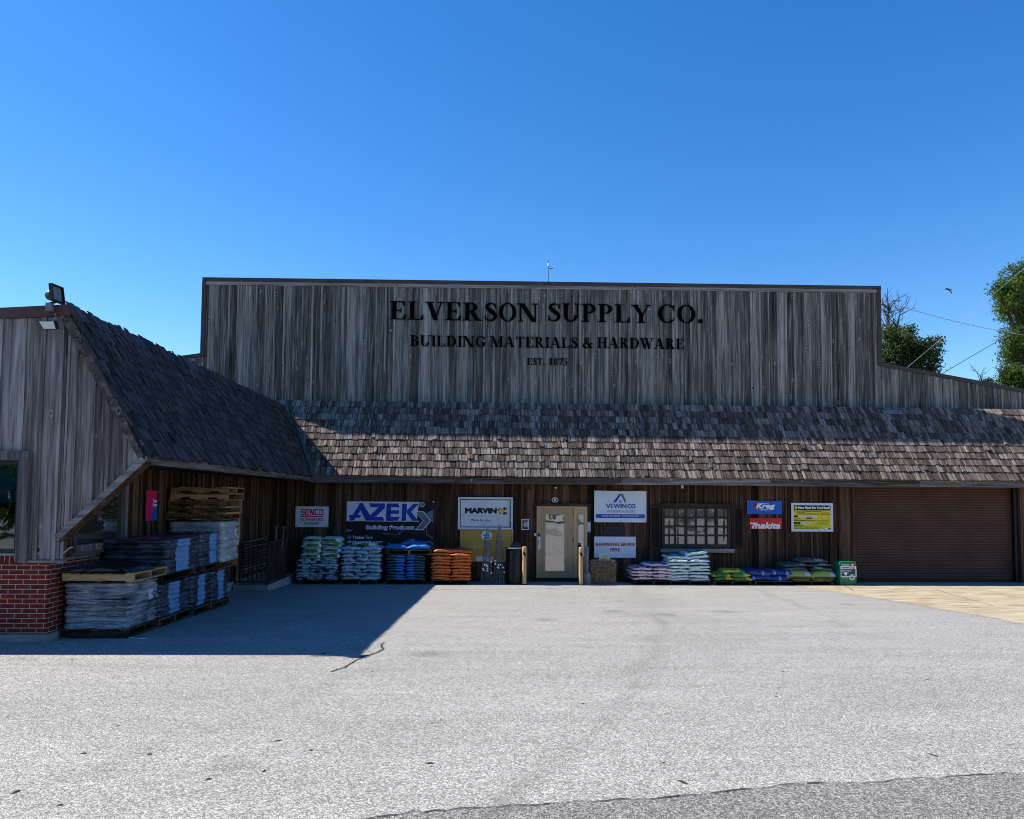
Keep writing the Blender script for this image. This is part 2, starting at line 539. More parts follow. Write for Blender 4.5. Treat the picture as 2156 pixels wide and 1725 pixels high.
class MB:
    def __init__(s):
        s.v, s.f, s.m, s.t = [], [], [], []

    def face(s, pts, m=0, t=0.5):
        i = len(s.v)
        s.v.extend([tuple(p) for p in pts])
        s.f.append(tuple(range(i, i + len(pts))))
        s.m.append(m)
        s.t.append(t)

    def idx(s, vs, fs, m=0, t=0.5):
        i = len(s.v)
        s.v.extend([tuple(p) for p in vs])
        for f in fs:
            s.f.append(tuple(i + k for k in f))
            s.m.append(m)
            s.t.append(t)

    def hexa(s, b, t_, m=0, t=0.5):
        """b, t_: four bottom and four top corners in the same turning order"""
        s.idx(list(b) + list(t_), [(3, 2, 1, 0), (4, 5, 6, 7), (0, 1, 5, 4), (1, 2, 6, 5), (2, 3, 7, 6), (3, 0, 4, 7)], m, t)

    def box(s, x0, x1, y0, y1, z0, z1, m=0, t=0.5):
        s.hexa([(x0, y0, z0), (x1, y0, z0), (x1, y1, z0), (x0, y1, z0)], [(x0, y0, z1), (x1, y0, z1), (x1, y1, z1), (x0, y1, z1)], m, t)

    def beam(s, a, b, up, wide, high, m=0, t=0.5):
        a, b = Vector(a), Vector(b)
        d = (b - a).normalized()
        side = d.cross(Vector(up)).normalized() * wide / 2
        u = side.cross(d).normalized() * high / 2
        s.hexa([a - side - u, a + side - u, b + side - u, b - side - u], [a - side + u, a + side + u, b + side + u, b - side + u], m, t)

    def prism(s, poly, fn, d0, d1, m=0, t=0.5):
        """poly of (u,v); fn(u,v,d) -> point; extruded from depth d0 to d1"""
        n = len(poly)
        vs = [fn(u, v, d0) for u, v in poly] + [fn(u, v, d1) for u, v in poly]
        s.idx(vs, [tuple(range(n)), tuple(range(2 * n - 1, n - 1, -1))] + [(i, (i + 1) % n, n + (i + 1) % n, n + i) for i in range(n)], m, t)

    def tube(s, pts, r, n=6, m=0, t=0.5):
        pts = [Vector(p) for p in pts]
        rs = r if hasattr(r, '__len__') else [r] * len(pts)
        vs = []
        for i, p in enumerate(pts):
            d = (pts[min(i + 1, len(pts) - 1)] - pts[max(i - 1, 0)]).normalized()
            a = d.orthogonal().normalized() if abs(d.z) > 0.9 else d.cross(Vector((0, 0, 1))).normalized()
            b = d.cross(a)
            for k in range(n):
                an = 2 * math.pi * k / n
                vs.append(p + (a * math.cos(an) + b * math.sin(an)) * rs[i])
        fs = [(i * n + k, i * n + (k + 1) % n, (i + 1) * n + (k + 1) % n, (i + 1) * n + k) for i in range(len(pts) - 1) for k in range(n)]
        fs += [tuple(range(n - 1, -1, -1)), tuple(range((len(pts) - 1) * n, len(pts) * n))]
        s.idx(vs, fs, m, t)

    def lathe(s, prof, c, n=20, m=0, t=0.5):
        c = Vector(c)
        vs = [c + Vector((r * math.cos(2 * math.pi * k / n), r * math.sin(2 * math.pi * k / n), z)) for r, z in prof for k in range(n)]
        fs = [(i * n + k, i * n + (k + 1) % n, (i + 1) * n + (k + 1) % n, (i + 1) * n + k) for i in range(len(prof) - 1) for k in range(n)]
        fs += [tuple(range(n - 1, -1, -1)), tuple(range((len(prof) - 1) * n, len(prof) * n))]
        s.idx(vs, fs, m, t)

    def mesh(s, name, mats, o=Vector((0, 0, 0)), smooth=False):
        me = bpy.data.meshes.new(name)
        me.from_pydata([(x - o[0], y - o[1], z - o[2]) for x, y, z in s.v], [], s.f)
        for k in (mats if isinstance(mats, (list, tuple)) else [mats]):
            me.materials.append(MATS[k])
        me.polygons.foreach_set('material_index', s.m)
        a = me.attributes.new('tone', 'FLOAT', 'FACE')
        a.data.foreach_set('value', s.t)
        if smooth:
            me.polygons.foreach_set('use_smooth', [True] * len(me.polygons))
        me.update()
        return me

    def build(s, name, mats, parent=None, origin=None, smooth=False):
        if parent is not None:
            o = WL[parent.name] if origin is None else Vector(origin)
        else:
            if origin is None:
                xs, ys, zs = zip(*s.v)
                origin = ((min(xs) + max(xs)) / 2, (min(ys) + max(ys)) / 2, min(zs))
            o = Vector(origin)
        ob = bpy.data.objects.new(name, s.mesh(name, mats, o, smooth))
        COL.objects.link(ob)
        if parent is not None:
            ob.parent = parent
            ob.location = o - WL[parent.name]
        else:
            ob.location = o
        WL[ob.name] = o
        return ob


def tag(o, label, cat, group=None, kind=None):
    o['label'] = label
    if cat:
        o['category'] = cat
    if group:
        o['group'] = group
    if kind:
        o['kind'] = kind
    return o


def thing(name, label, cat, loc, group=None):
    o = bpy.data.objects.new(name, None)
    o.empty_display_size = 0.2
    o.location = loc
    COL.objects.link(o)
    WL[o.name] = Vector(loc)
    return tag(o, label, cat, group)


def copy_tree(o, parent=None, loc=None, rotz=0.0):
    c = o.copy()
    COL.objects.link(c)
    if parent is not None:
        c.parent = parent
    else:
        c.location = loc
        c.rotation_euler = (0, 0, rotz)
    for ch in list(o.children):
        copy_tree(ch, c)
    return c


# ------------------------------------------------------------------ ground, lot, apron
def sheet(name, mat, fn_edge_pts, dz):
    mb = MB()
    mb.face([(x, y, gz(y) + dz) for x, y in fn_edge_pts])
    return mb.build(name, mat, origin=(0, 0, 0))


mb = MB()
ys = [-300, -120, -60, -20, -6, -1, 2.5] + [3.0 + 1.0 * k for k in range(19)] + [YW, 30, 60, 150, 400, 900]
ys = sorted(set(y for y in ys if y <= -6 or y <= YW - .3 or y >= YW))
xs = [-400, -120, -40, -12, 0, 12, 40, 120, 400]
for i in range(len(ys) - 1):
    for j in range(len(xs) - 1):
        mb.face([(xs[j], ys[i], gz(ys[i])), (xs[j + 1], ys[i], gz(ys[i])), (xs[j + 1], ys[i + 1], gz(ys[i + 1])), (xs[j], ys[i + 1], gz(ys[i + 1]))])
lot = mb.build('ground', 'asphalt', origin=(0, 0, 0))
tag(lot, 'pale grey worn asphalt parking lot sloping down to the shop', None, kind='structure')

def ribbon(mb, pts, w, dz):
    g3 = [ground(*q) for q in pts]
    fine = []
    for a, b in zip(g3[:-1], g3[1:]):
        for k in range(4):
            fine.append(a.lerp(b, k / 4) + Vector((rnd.uniform(-.02, .02), rnd.uniform(-.03, .03), 0)))
    fine.append(g3[-1])
    for a, b in zip(fine[:-1], fine[1:]):
        d = (b - a).normalized()
        s_ = Vector((-d.y, d.x, 0)) * w * rnd.uniform(.6, 1.2)
        mb.face([(a - s_).to_tuple()[:2] + (gz(a.y) + dz,), (b - s_).to_tuple()[:2] + (gz(b.y) + dz,), (b + s_).to_tuple()[:2] + (gz(b.y) + dz,), (a + s_).to_tuple()[:2] + (gz(a.y) + dz,)])


# concrete apron before the roller door
pts = [(1705, 1239), (1760, 1247), (1820, 1256.5), (1900, 1269), (1990, 1284.5), (2080, 1300), (2156, 1315), (2260, 1334)]
line0 = [ground(*q) for q in pts]
line = []
for a, b in zip(line0[:-1], line0[1:]):
    for k in range(6):
        line.append(a.lerp(b, k / 6) + Vector((rnd.uniform(-.03, .03), 0, 0)))
line.append(line0[-1])
mb = MB()
line = [Vector((line[0].x - .1, YW + .05, 0))] + line
for a, b in zip(line[:-1], line[1:]):
    for k in range(6):
        def q(pnt, kk):
            return (pnt.x + (22.0 - pnt.x) * kk / 6, pnt.y, gz(pnt.y) + 0.004)
        mb.face([q(a, k), q(b, k), q(b, k + 1), q(a, k + 1)])
apron = mb.build('concrete_apron', 'concrete_apron', origin=(0, 0, 0))
tag(apron, 'tan concrete apron in front of the brown roller door', None, kind='structure')
mb = MB()
ribbon(mb, [(1772, 1232), (1782, 1236), (1800, 1246)], .012, .008)
ribbon(mb, [(1960, 1240), (2040, 1262), (2090, 1276)], .006, .008)
mb.build('joint', 'sealant', parent=apron)
# the walk along the wall
mb = MB()
xa, xb = -5.1, line[1].x
n = 24
for i in range(n):
    x0, x1 = xa + (xb - xa) * i / n, xa + (xb - xa) * (i + 1) / n
    y0 = YW - 1.22 + 0.02 * rnd.uniform(-1, 1)
    mb.face([(x0, y0, gz(y0) + .004), (x1, y0, gz(y0) + .004), (x1, YW, .004), (x0, YW, .004)])
tag(mb.build('pavement', 'concrete_base', origin=(0, 0, 0)), 'narrow concrete walk along the foot of the shop wall', None, kind='structure')

# darker newer surface at the near edge
edge = [(700, 1745), (820, 1716), (940, 1708), (1080, 1697), (1240, 1690), (1400, 1680), (1560, 1664), (1700, 1652), (1860, 1646), (2000, 1637), (2156, 1628), (2330, 1616)]
eg = []
for a, b in zip(edge[:-1], edge[1:]):
    for k in range(5):
        f = k / 5
        p0 = ground(a[0] + (b[0] - a[0]) * f, a[1] + (b[1] - a[1]) * f)
        eg.append((p0.x, p0.y + rnd.uniform(-.022, .022)))
mb = MB()
for a, b in zip(eg[:-1], eg[1:]):
    ya = 2.5
    mb.face([(a[0], -6.0, gz(-6.0) + .004), (b[0], -6.0, gz(-6.0) + .004), (b[0], ya, gz(ya) + .004), (a[0], ya, gz(ya) + .004)])
    mb.face([(a[0], ya, gz(ya) + .004), (b[0], ya, gz(ya) + .004), (b[0], b[1], gz(b[1]) + .004), (a[0], a[1], gz(a[1]) + .004)])
tag(mb.build('road', 'asphalt_dark', origin=(0, 0, 0)), 'darker coarse asphalt of the road along the lot edge', None, kind='structure')
mb = MB()
for a, b in zip(eg[:-1], eg[1:]):
    wa, wb = rnd.uniform(.001, .012), rnd.uniform(.001, .010)
    mb.face([(a[0], a[1] - wa, gz(a[1]) + .008), (b[0], b[1] - wb, gz(b[1]) + .008), (b[0], b[1] + wb, gz(b[1]) + .008), (a[0], a[1] + wa, gz(a[1]) + .008)])
mb.build('seam', 'sealant', parent=bpy.data.objects['road'])


mb = MB()
ribbon(mb, [(807, 1353), (802, 1362), (806, 1369), (788, 1376), (765, 1382), (748, 1394), (736, 1398), (728, 1406), (710, 1410), (697, 1415)], .017, .004)
ribbon(mb, [(788, 1376), (776, 1371), (770, 1364)], .006, .004)
mb.build('crack_sealant', 'sealant', parent=lot)
mb = MB()
for k in range(30):
    q = ground(rnd.uniform(0, 2156), 1240 + 485 * rnd.random() ** 1.1)
    r = rnd.uniform(.006, .02)
    an = rnd.uniform(0, 6.3)
    h = rnd.uniform(.004, .012)
    e = rnd.uniform(1, 3)
    ring = [(q.x + math.cos(an) * r * e * math.cos(t) - math.sin(an) * r * math.sin(t), q.y + math.sin(an) * r * e * math.cos(t) + math.cos(an) * r * math.sin(t), q.z + .002) for t in (0, 1.1, 2.2, 3.2, 4.3, 5.3)]
    top = (q.x, q.y, q.z + h)
    for i in range(6):
        mb.face([ring[i], ring[(i + 1) % 6], top], 0, rnd.random())
tag(mb.build('litter', 'debris_dark', origin=(0, 0, 0)), 'scattered leaf scraps, pebbles and twigs lying on the asphalt', 'litter', kind='stuff')

# ------------------------------------------------------------------ the shop
XS = -6.09                                  # side wall of the wing
XE = -4.80                                  # eave of the wing
XR = -5.93                                  # top edge of the wing roof
ZB = 1.50                                   # top of the brick base
ZE = at(1000, 1001, YE).z                   # main eave
ZT = at(1100, 850, YT).z
ZRW = at(165, 647, YP).z                    # top of the wing
ZEW = at(330, 953, YP).z
store = thing('store_building', 'weathered grey wooden shop with false front, shake roofs and a low brick-based wing', 'building', (2.0, YW, 0))


def boards(mb, fn, u0, u1, zb, zt, wd=.29, batt=.055, th=.022, m=0, cuts=(), jit=.07):
    """board and batten: fn(u, z, n) -> point, n out of the wall"""
    us = [u0]
    while us[-1] < u1 - wd * 0.5:
        us.append(us[-1] + wd * rnd.uniform(1 - jit, 1 + jit))
    us[-1] = u1
    us = sorted(us + [c for c in cuts if u0 < c < u1])

    def slab(a, b, n0, n1, t, e=0.0):
        ee = 1e-4
        q = [(a, zb(a + ee)), (b, zb(b - ee)), (b, zt(b - ee)), (a, zt(a + ee))]
        if q[2][1] - q[1][1] < .01 and q[3][1] - q[0][1] < .01:
            return
        mb.hexa([fn(u, z_, n0) for u, z_ in q], [fn(u, z_, n1) for u, z_ in q], m, t)
    for a, b in zip(us[:-1], us[1:]):
        slab(a + .005, b - .005, -.01, th + rnd.uniform(0, .006), rnd.random())
    for c in us[1:-1]:
        hw = batt / 2 * rnd.uniform(.8, 1.25)
        o = rnd.uniform(-.008, .008)
        if c in cuts:
            continue
        if any(c + o - hw < k < c + o + hw for k in cuts):
            continue
        slab(c + o - hw, c + o + hw, th + .008, th + .030 + rnd.uniform(0, .006), rnd.uniform(.35, 1.0))


# upper false front
xl, xr_ = at(429, 600, YF).x, at(1851, 650, YF).x
ztl, ztr = at(431, 592, YF).z, at(1852, 610, YF).z
zsl = at(427, 748, YF).z
zsr, zsr2 = at(1850, 769, YF).z, at(2156, 826, YF).z
x2156 = at(2156, 826, YF).x
sr = (zsr2 - zsr) / (x2156 - xr_)
xend, xbeg = 21.0, -13.0


def ftop(x):
    if x < xl:
        return zsl + (x - xl) * .16
    if x > xr_:
        return zsr + (x - xr_) * sr
    return ztl + (ztr - ztl) * (x - xl) / (xr_ - xl)


mb = MB()
fF = lambda u, z, n: (u, YF - n, z)
boards(mb, fF, xbeg, xend, lambda u: ZT - .35, ftop, .285, .06, cuts=(xl, xr_))
mb.box(at(1217, 700, YF).x - .012, at(1217, 700, YF).x + .012, YF - .056, YF - .03, ZT, ztl - .1, 1)
mb.build('upper_wall', ['weathered_siding', 'black_letter'], store)
mb = MB()
mb.prism([(xl - .02, ztl - .02), (xr_ + .04, ztr - .02), (xr_ + .04, ztr + .10), (xl - .02, ztl + .10)], fF, -.30, .075)
mb.prism([(xl - .03, zsl - .05), (xl + .10, zsl - .05), (xl + .10, ztl - .025), (xl - .03, ztl - .025)], fF, -.25, .062)
mb.prism([(xr_ - .10, zsr - .02), (xr_ + .035, zsr - .02), (xr_ + .035, ztr - .025), (xr_ - .10, ztr - .025)], fF, -.25, .062)
mb.prism([(xr_ - .03, zsr - .04), (xend, ftop(xend) - .04), (xend, ftop(xend) + .10), (xr_ - .03, zsr + .08)], fF, -.27, .07)
mb.prism([(xbeg, ftop(xbeg) - .04), (xl + .02, zsl - .055), (xl + .02, zsl + .06), (xbeg, ftop(xbeg) + .08)], fF, -.27, .058)
mb.build('parapet_cap', 'cap_metal', store)
mb = MB()
mb.prism([(xl + .10, ztl - .13), (xr_ - .1, ztr - .13), (xr_ - .1, ztr - .021), (xl + .10, ztl - .021)], fF, .0, .06, 0, .8)
mb.build('parapet_board', 'trim_along', store)
# body behind the false front: low gable
mb = MB()
xm = (xl + xr_) / 2
zmid = min(ftop(xr_ + .01) + 1.3, ztl - .5)
mb.prism([(xbeg, 0), (xend, 0), (xend, ftop(xend) - .06), (xr_, zsr - .06), (xm, zmid), (xl, zsl - .08), (xbeg, ftop(xbeg) - .06)], fF, -24.0, -.06)
mb.build('rear_body', 'dark_trim', store)

# lower wall
xg0, xg1 = at(1793, 1130, YW).x, at(2147, 1130, YW).x
xd0, xd1 = at(1127, 1140, YW).x, at(1235, 1140, YW).x
zd1 = at(1180, 1065.5, YW).z
mb = MB()
fW = lambda u, z, n: (u, YW - n, z)
ztop = lambda u: ZE - .02
zbot = lambda u: .10
boards(mb, fW, XS, xd0, zbot, ztop, .27, .05, cuts=())
boards(mb, fW, xd0, xd1, lambda u: zd1, ztop, .27, .05)
boards(mb, fW, xd1, xg0, zbot, ztop, .27, .05)
boards(mb, fW, xg1, xend, zbot, ztop, .27, .05)
mb.box(xg0, xg1, YW - .03, YW + .02, at(1900, 1027, YW).z + .02, ZE - .02, 0, .3)
mb.build('lower_wall', 'brown_siding', store)
mb = MB()
mb.box(XS, xd0, YW - .02, YW + .2, -.1, .1)
mb.box(xd0, xd1, YW - .06, YW + .2, -.1, .105)
mb.box(xd1, xg0, YW - .02, YW + .2, -.1, .1)
mb.build('wall_base', 'black_metal', store)
mb = MB()
mb.box(xg1, xend, YW - .02, YW + .2, -.1, .1)
mb.build('wall_base', 'black_metal', store)
# soffit and fascia of the main eave
mb = MB()
mb.box(XE - .05, xend, YE + .06, YW + .3, ZE - .17, ZE - .14)
mb.build('soffit', 'soffit_dark', store)
mb = MB()
xx = XE - .03
while xx < xend:
    nx = min(xend, xx + rnd.uniform(3.4, 4.8))
    mb.box(xx + .002, nx - .002, YE + .01, YE + .055 + rnd.uniform(0, .004), ZE - .235 + rnd.uniform(-.006, .006), ZE - .03, 0, rnd.random())
    xx = nx
mb.build('eave_fascia', 'trim_along', store)
mb = MB()
a, b = at(1061, 1004, YE), at(1309, 1006, YE)
mb.box(a.x, b.x, YE - .07, YE + .008, ZE - .16, ZE - .05)
mb.box(a.x + .02, b.x - .02, YE - .05, YE - .01, ZE - .19, ZE - .161)
mb.build('awning_box', 'cap_metal', store)


def shakes(mb, O, U, Vv, Nn, length, slope, rows, u_lo=0.0, wmin=.07, wmax=.19, ragged=.02, ridge=0.0):
    """rows of hand-split shakes; O eave start, U along the eave, Vv up the slope, Nn outwards"""
    O, U, Vv, Nn = Vector(O), Vector(U).normalized(), Vector(Vv).normalized(), Vector(Nn).normalized()
    ex = slope / rows
    for r in range(rows):
        u = u_lo + rnd.uniform(-.1, 0)
        while u < length:
            wd = wmin + (wmax - wmin) * rnd.random() ** 1.2
            v0 = r * ex - (.05 if r == 0 else 0) + rnd.uniform(-ragged, ragged * .6)
            v1 = (r + 1) * ex + ex * .85
            if r == rows - 1:
                v1 = slope + .015 + ridge * rnd.random()
            th = rnd.uniform(.022, .040)
            tl = rnd.uniform(-.004, .004)
            if rnd.random() < .05:
                th += rnd.uniform(.01, .03)
                v0 += rnd.uniform(.0, .06)
            b0, b1 = .010 + th, .005
            ua, ub = u + rnd.uniform(.004, .015), u + wd - rnd.uniform(.002, .008)
            sk = rnd.uniform(-.012, .012)
            dv = rnd.uniform(-.008, .008)
            P = lambda uu, vv, nn: O + U * uu + Vv * vv + Nn * nn
            mb.hexa([P(ua, v0, -.004), P(ub, v0 + dv, -.004), P(ub + sk, v1, -.004), P(ua + sk, v1, -.004)],
                    [P(ua, v0, b0 + tl), P(ub, v0 + dv, b0 - tl), P(ub + sk, v1, b1), P(ua + sk, v1, b1)], 0, rnd.random())
            u += wd


run, rise = YT - YE, ZT - ZE
sl = math.hypot(run, rise)
mb = MB()
shakes(mb, (-6.4, YE, ZE), (1, 0, 0), (0, run, rise), (0, -rise, run), xend + 6.4, sl, 11)
mb.build('main_roof', 'shake_main', store)
mb = MB()
mb.hexa([(-6.4, YE + .02, ZE - .1), (xend, YE + .02, ZE - .1), (xend, YT, ZT - .1), (-6.4, YT, ZT - .1)],
        [(-6.4, YE + .02, ZE - .014), (xend, YE + .02, ZE - .014), (xend, YT, ZT - .014), (-6.4, YT, ZT - .014)])
mb.box(-6.4, xend, YT, YF + .01, ZT - .1, ZT - .02)
mb.build('roof_deck', 'soffit_dark', store)
# loose bits of exposed flashing near the roof top
for (px, py, wpx) in ((1873, 868, 34), (1895, 871, 9), (1928, 870, 8)):
    mb = MB()
    a = at(px, py, YT - .12)
    wd = wpx * YT / 1600
    v = Vector((0, run, rise)).normalized()
    nn = Vector((0, -rise, run)).normalized()
    o_ = Vector((a.x, YE, ZE)) + v * (sl - .30) + nn * .052
    mb.hexa([o_ - Vector((wd / 2, 0, 0)), o_ + Vector((wd / 2 * .6, 0, 0)), o_ + Vector((wd / 2, 0, 0)) + v * .17, o_ - Vector((wd / 2, 0, 0)) + v * .17],
            [o_ - Vector((wd / 2, 0, 0)) + nn * .004, o_ + Vector((wd / 2 * .6, 0, 0)) + nn * .004, o_ + Vector((wd / 2, 0, 0)) + v * .17 + nn * .004, o_ - Vector((wd / 2, 0, 0)) + v * .17 + nn * .004])
    mb.build('flashing', 'mid_grey', store)

# ---- wing
mb = MB()
runw, risew = XE - XR, ZRW - ZEW
slw = math.hypot(runw, risew)
shakes(mb, (XE, YP - .02, ZEW), (0, 1, 0), (-runw, 0, risew), (risew, 0, runw), YT + .35 - YP, slw, 11, ridge=.10, ragged=.03, wmin=.06, wmax=.19)
mb.build('wing_roof', 'shake_wing', store)
mb = MB()
mb.hexa([(XE - .02, YP + .04, ZEW - .1), (XE - .02, YT + .3, ZEW - .1), (XR, YT + .3, ZRW - .1), (XR, YP + .04, ZRW - .1)],
        [(XE - .02, YP + .04, ZEW - .014), (XE - .02, YT + .3, ZEW - .014), (XR, YT + .3, ZRW - .014), (XR, YP + .04, ZRW - .014)])
mb.prism([(XR - .01, ZRW - .06), (XR - .01, ZRW - .02), (-13, ZRW - .5), (-13, ZRW - .56)], lambda u, v, d: (u, d, v), YP + .05, YF + .2)
mb.build('wing_roof_deck', 'soffit_dark', store)
# valley flashing
mb = MB()
va, vb = Vector((XE + .02, YE - .02, ZEW + .02)), Vector((XR + .03, YT, ZT))
mb.beam(va + Vector((.05, -.03, .0)), vb + Vector((.05, -.03, 0)), (.6, -.8, .4), .10, .05)
mb.build('valley_flashing', 'flashing', store)
# wing front wall
ztw = lambda u: (ZRW - .13 + (u - XR) * .07) if u < XR else ZRW - .06 + (ZEW - ZRW) * (u - XR) / (XE + .03 - XR)
xdg = at(135, 1130, YP).x
zdg = at(135, 1131, YP).z
zbw = lambda u: ZB if u < xdg else zdg + (ZEW - .12 - zdg) * (u - xdg) / (XE - xdg)
wx1 = at(44, 1060, YP).x
wz0, wz1 = at(40, 1159, YP).z, at(40, 967, YP).z
fP = lambda u, z, n: (u, YP - n, z)
mb = MB()
boards(mb, fP, -12.95, wx1, lambda u: wz1, ztw, .30, .05)
boards(mb, fP, wx1, XE + .03, zbw, ztw, .24, .05, cuts=(XR, xdg))
mb.build('wing_wall', 'wing_siding', store)
mb = MB()
mb.prism([(-13, ZRW - .135 + (-13 - XR) * .07), (XR + .06, ZRW - .135), (XR + .0, ZRW + .02), (-13, ZRW + .02 + (-13 - XR) * .07)], fP, -.2, .075)
mb.build('wing_fascia', 'brown_metal', store)
mb = MB()
A, B = Vector((XR + .03, 0, ZRW - .13)), Vector((XE + .05, 0, ZEW - .03))
dd = (B - A).normalized()
nn = Vector((-dd.z, 0, dd.x))
if nn.z > 0:
    nn = -nn
mb.prism([(A.x, A.z), (B.x, B.z), ((B + nn * .13).x, (B + nn * .13).z), ((A + nn * .13).x, (A + nn * .13).z)], fP, -.04, .068, 0, .35)
mb.build('rake_board', 'trim_depth', store)
mb = MB()
A, B = Vector((xdg - .05, 0, zdg - .05)), Vector((XE + .04, 0, ZEW - .13))
dd = (B - A).normalized()
nn = Vector((-dd.z, 0, dd.x))
mb.prism([(A.x, A.z), (B.x, B.z), ((B + nn * .09).x, (B + nn * .09).z), ((A + nn * .09).x, (A + nn * .09).z)], fP, -.02, .07, 0, .7)
mb.prism([((A - nn * .035).x, (A - nn * .035).z), ((B - nn * .035).x, (B - nn * .035).z), (B.x, B.z), (A.x, A.z)], fP, -.10, .045, 1, .5)
mb.build('brace_trim', ['trim_along', 'brown_siding'], store)
# eave board, soffit
mb = MB()
mb.box(XE - .045, XE + .01, YP - .03, YE - .02, ZEW - .17, ZEW - .012, 0, .4)
mb.build('wing_eave_board', 'trim_depth', store)
mb = MB()
mb.box(XS - .02, XE - .046, YP + .03, YW - .03, ZEW - .13, ZEW - .10)
mb.build('wing_soffit', 'soffit_dark', store)
# brick base, foundation
zf = gz(YP) + .10
mb = MB()
mb.box(-13, XS, YP, 16.2, zf, ZB)
mb.build('brick_base', 'red_brick', store)
mb = MB()
mb.hexa([(-13, YP - .02, -.1), (XS + .02, YP - .02, -.1), (XS + .02, YW - .05, -.1), (-13, YW - .05, -.1)],
        [(-13, YP - .02, zf - .003), (XS + .02, YP - .02, zf - .003), (XS + .02, YW - .05, zf - .003), (-13, YW - .05, zf - .003)])
mb.build('foundation', 'concrete_base', store)
mb = MB()
mb.box(-12.9, at(40, 1170, YP).x, YP - .012, YP + .1, ZB - .005, wz0 - .045)
mb.build('brick_sill', 'brick_rowlock', store)
mb = MB()
mb.box(wx1 + .02, xdg + .03, YP - .05, YP + .02, ZB - .03, ZB + .012, 0, .6)
mb.box(XS - .01, XS + .06, YP + .03, YP + 1.2, ZB - .03, ZB + .012, 0, .3)
mb.build('siding_ledge', 'trim_along', store)
# side wall under the wing eave
YWIN = (11.74, 13.28)
mb = MB()
fS = lambda u, z, n: (XS + n, u, z)
zsw0, zsw1 = 1.67, 2.86
boards(mb, fS, YP + .03, YWIN[0], lambda u: ZB + .013, lambda u: ZEW - .12, .24, .05)
boards(mb, fS, YWIN[0], YWIN[1], lambda u: zsw1, lambda u: ZEW - .12, .27, .05)
boards(mb, fS, YWIN[1], YW - .05, lambda u: ZB + .013 if u < 16.2 else .33, lambda u: ZEW - .12, .27, .05, cuts=(16.2,))
mb.box(-12.9, XS - .02, 16.21, YW - .04, .3, ZB)
mb.build('wing_side_wall', 'brown_siding', store)
mb = MB()
mb.box(-12.9, XS - .05, YP + .6, YW - .06, ZB, ZRW - 1.0)
mb.box(-12.9, -9.6, YP + .03, YP + .59, ZB, ZRW - 1.0)
mb.build('wing_core', 'interior_dark', store)
# side window
wi = MB()
y0, y1 = YWIN
for (a0, a1, b0, b1) in ((y0 - .09, y0, zsw0 - .1, zsw1 + .1), (y1, y1 + .09, zsw0 - .1, zsw1 + .1), (y0, y1, zsw0 - .1, zsw0), (y0, y1, zsw1, zsw1 + .1)):
    wi.box(XS - .03, XS + .06, a0, a1, b0, b1, 0, rnd.random())
wi = wi.build('side_window', 'trim_up', store)
gm = MB()
gm.box(XS - .02, XS - .012, y0, y1, zsw0, zsw1)
gm.build('pane', 'glass_door', wi)
mb = MB()
mb.box(XS + .025, XS + .075, y0 - .15, y1 + .15, zsw0 - .15, zsw0 - .1, 0, .5)
mb.build('sill', 'trim_depth', wi)
# front window of the wing
fm = MB()
xw0 = -9.5
zt1 = at(20, 950, YP).z
xt1 = at(66, 958, YP).x
fm.box(xw0, xt1, YP - .085, YP - .02, wz1 - .02, zt1, 0, .45)
fm.box(wx1 - .01, wx1 + .15, YP - .075, YP - .015, ZB - .02, wz1 - .021, 0, .55)
fw = fm.build('front_window', 'trim_up', store)
mb = MB()
mb.box(xw0, wx1 - .011, YP - .02, YP + .05, wz0 - .04, wz0 + .02)
mb.box(xw0, wx1 - .011, YP - .02, YP + .05, wz1 - .07, wz1 - .021)
mb.box(wx1 - .06, wx1 - .011, YP - .02, YP + .05, wz0 + .02, wz1 - .07)
mb.build('sash', 'dark_grey', fw)
mb = MB()
mb.box(xw0, wx1 - .061, YP + .01, YP + .016, wz0 + .021, wz1 - .071)
mb.build('pane', 'glass_wing', fw)
mb = MB()
mb.box(xw0 - .1, wx1 + .01, YP - .05, YP - .021, wz0 - .075, wz0 - .041, 0, .8)
mb.build('sill', 'trim_along', fw)
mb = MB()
mb.box(xw0, wx1 - .09, YP + .12, YP + .13, wz0 + (wz1 - wz0) * .52, wz1 - .03)  # added panel whose teal paints a sky reflection behind the upper glass
mb.build('sky_reflection_panel', 'teal_sky_reflection', fw)
# peg on the corner
mb = MB()
a = at(129, 1166, YP + .05)
mb.tube([(XS + .02, YP + .25, a.z - .02), (XS + .1, YP + .2, a.z), (XS + .17, YP + .22, a.z + .07), (XS + .2, YP + .25, a.z + .08)], .009)
mb.build('corner_hook', 'white_metal', store)

# ---- roller door
mb = MB()
zg1, n = ZE - .03, 38
yy = YW + .16
prof = []
for i in range(n):
    z0 = .005 + (zg1 - .005) * i / n
    z1 = .005 + (zg1 - .005) * (i + 1) / n
    h = z1 - z0
    prof += [(yy - .0, z0), (yy - .014, z0 + h * .22), (yy - .016, z0 + h * .55), (yy - .006, z0 + h * .9)]
for (a, b) in zip(prof[:-1], prof[1:]):
    mb.face([(xg0, a[0], a[1]), (xg1, a[0], a[1]), (xg1, b[0], b[1]), (xg0, b[0], b[1])])
gd = mb.build('roller_door', 'roller_brown', store)
mb = MB()
mb.box(xg0 - .02, xg0 + .12, YW - .07, YW - .04, .0, zg1 - .12, 0, .3)
mb.box(xg0 - .02, xg0 + .005, YW - .04, YW + .2, .0, zg1 - .12, 0, .3)
mb.build('door_jamb', ['brown_siding', 'black_metal'], gd)
mb = MB()
mb.box(xg1 - .01, xg1 + .14, YW - .07, YW + .2, .0, zg1 - .12, 0, .9)
mb.box(xg1 - .14, xg1 - .012, YW + .02, YW + .13, .0, zg1 - .12, 1, .1)
mb.build('door_jamb', ['brown_siding', 'black_metal'], gd)
mb = MB()
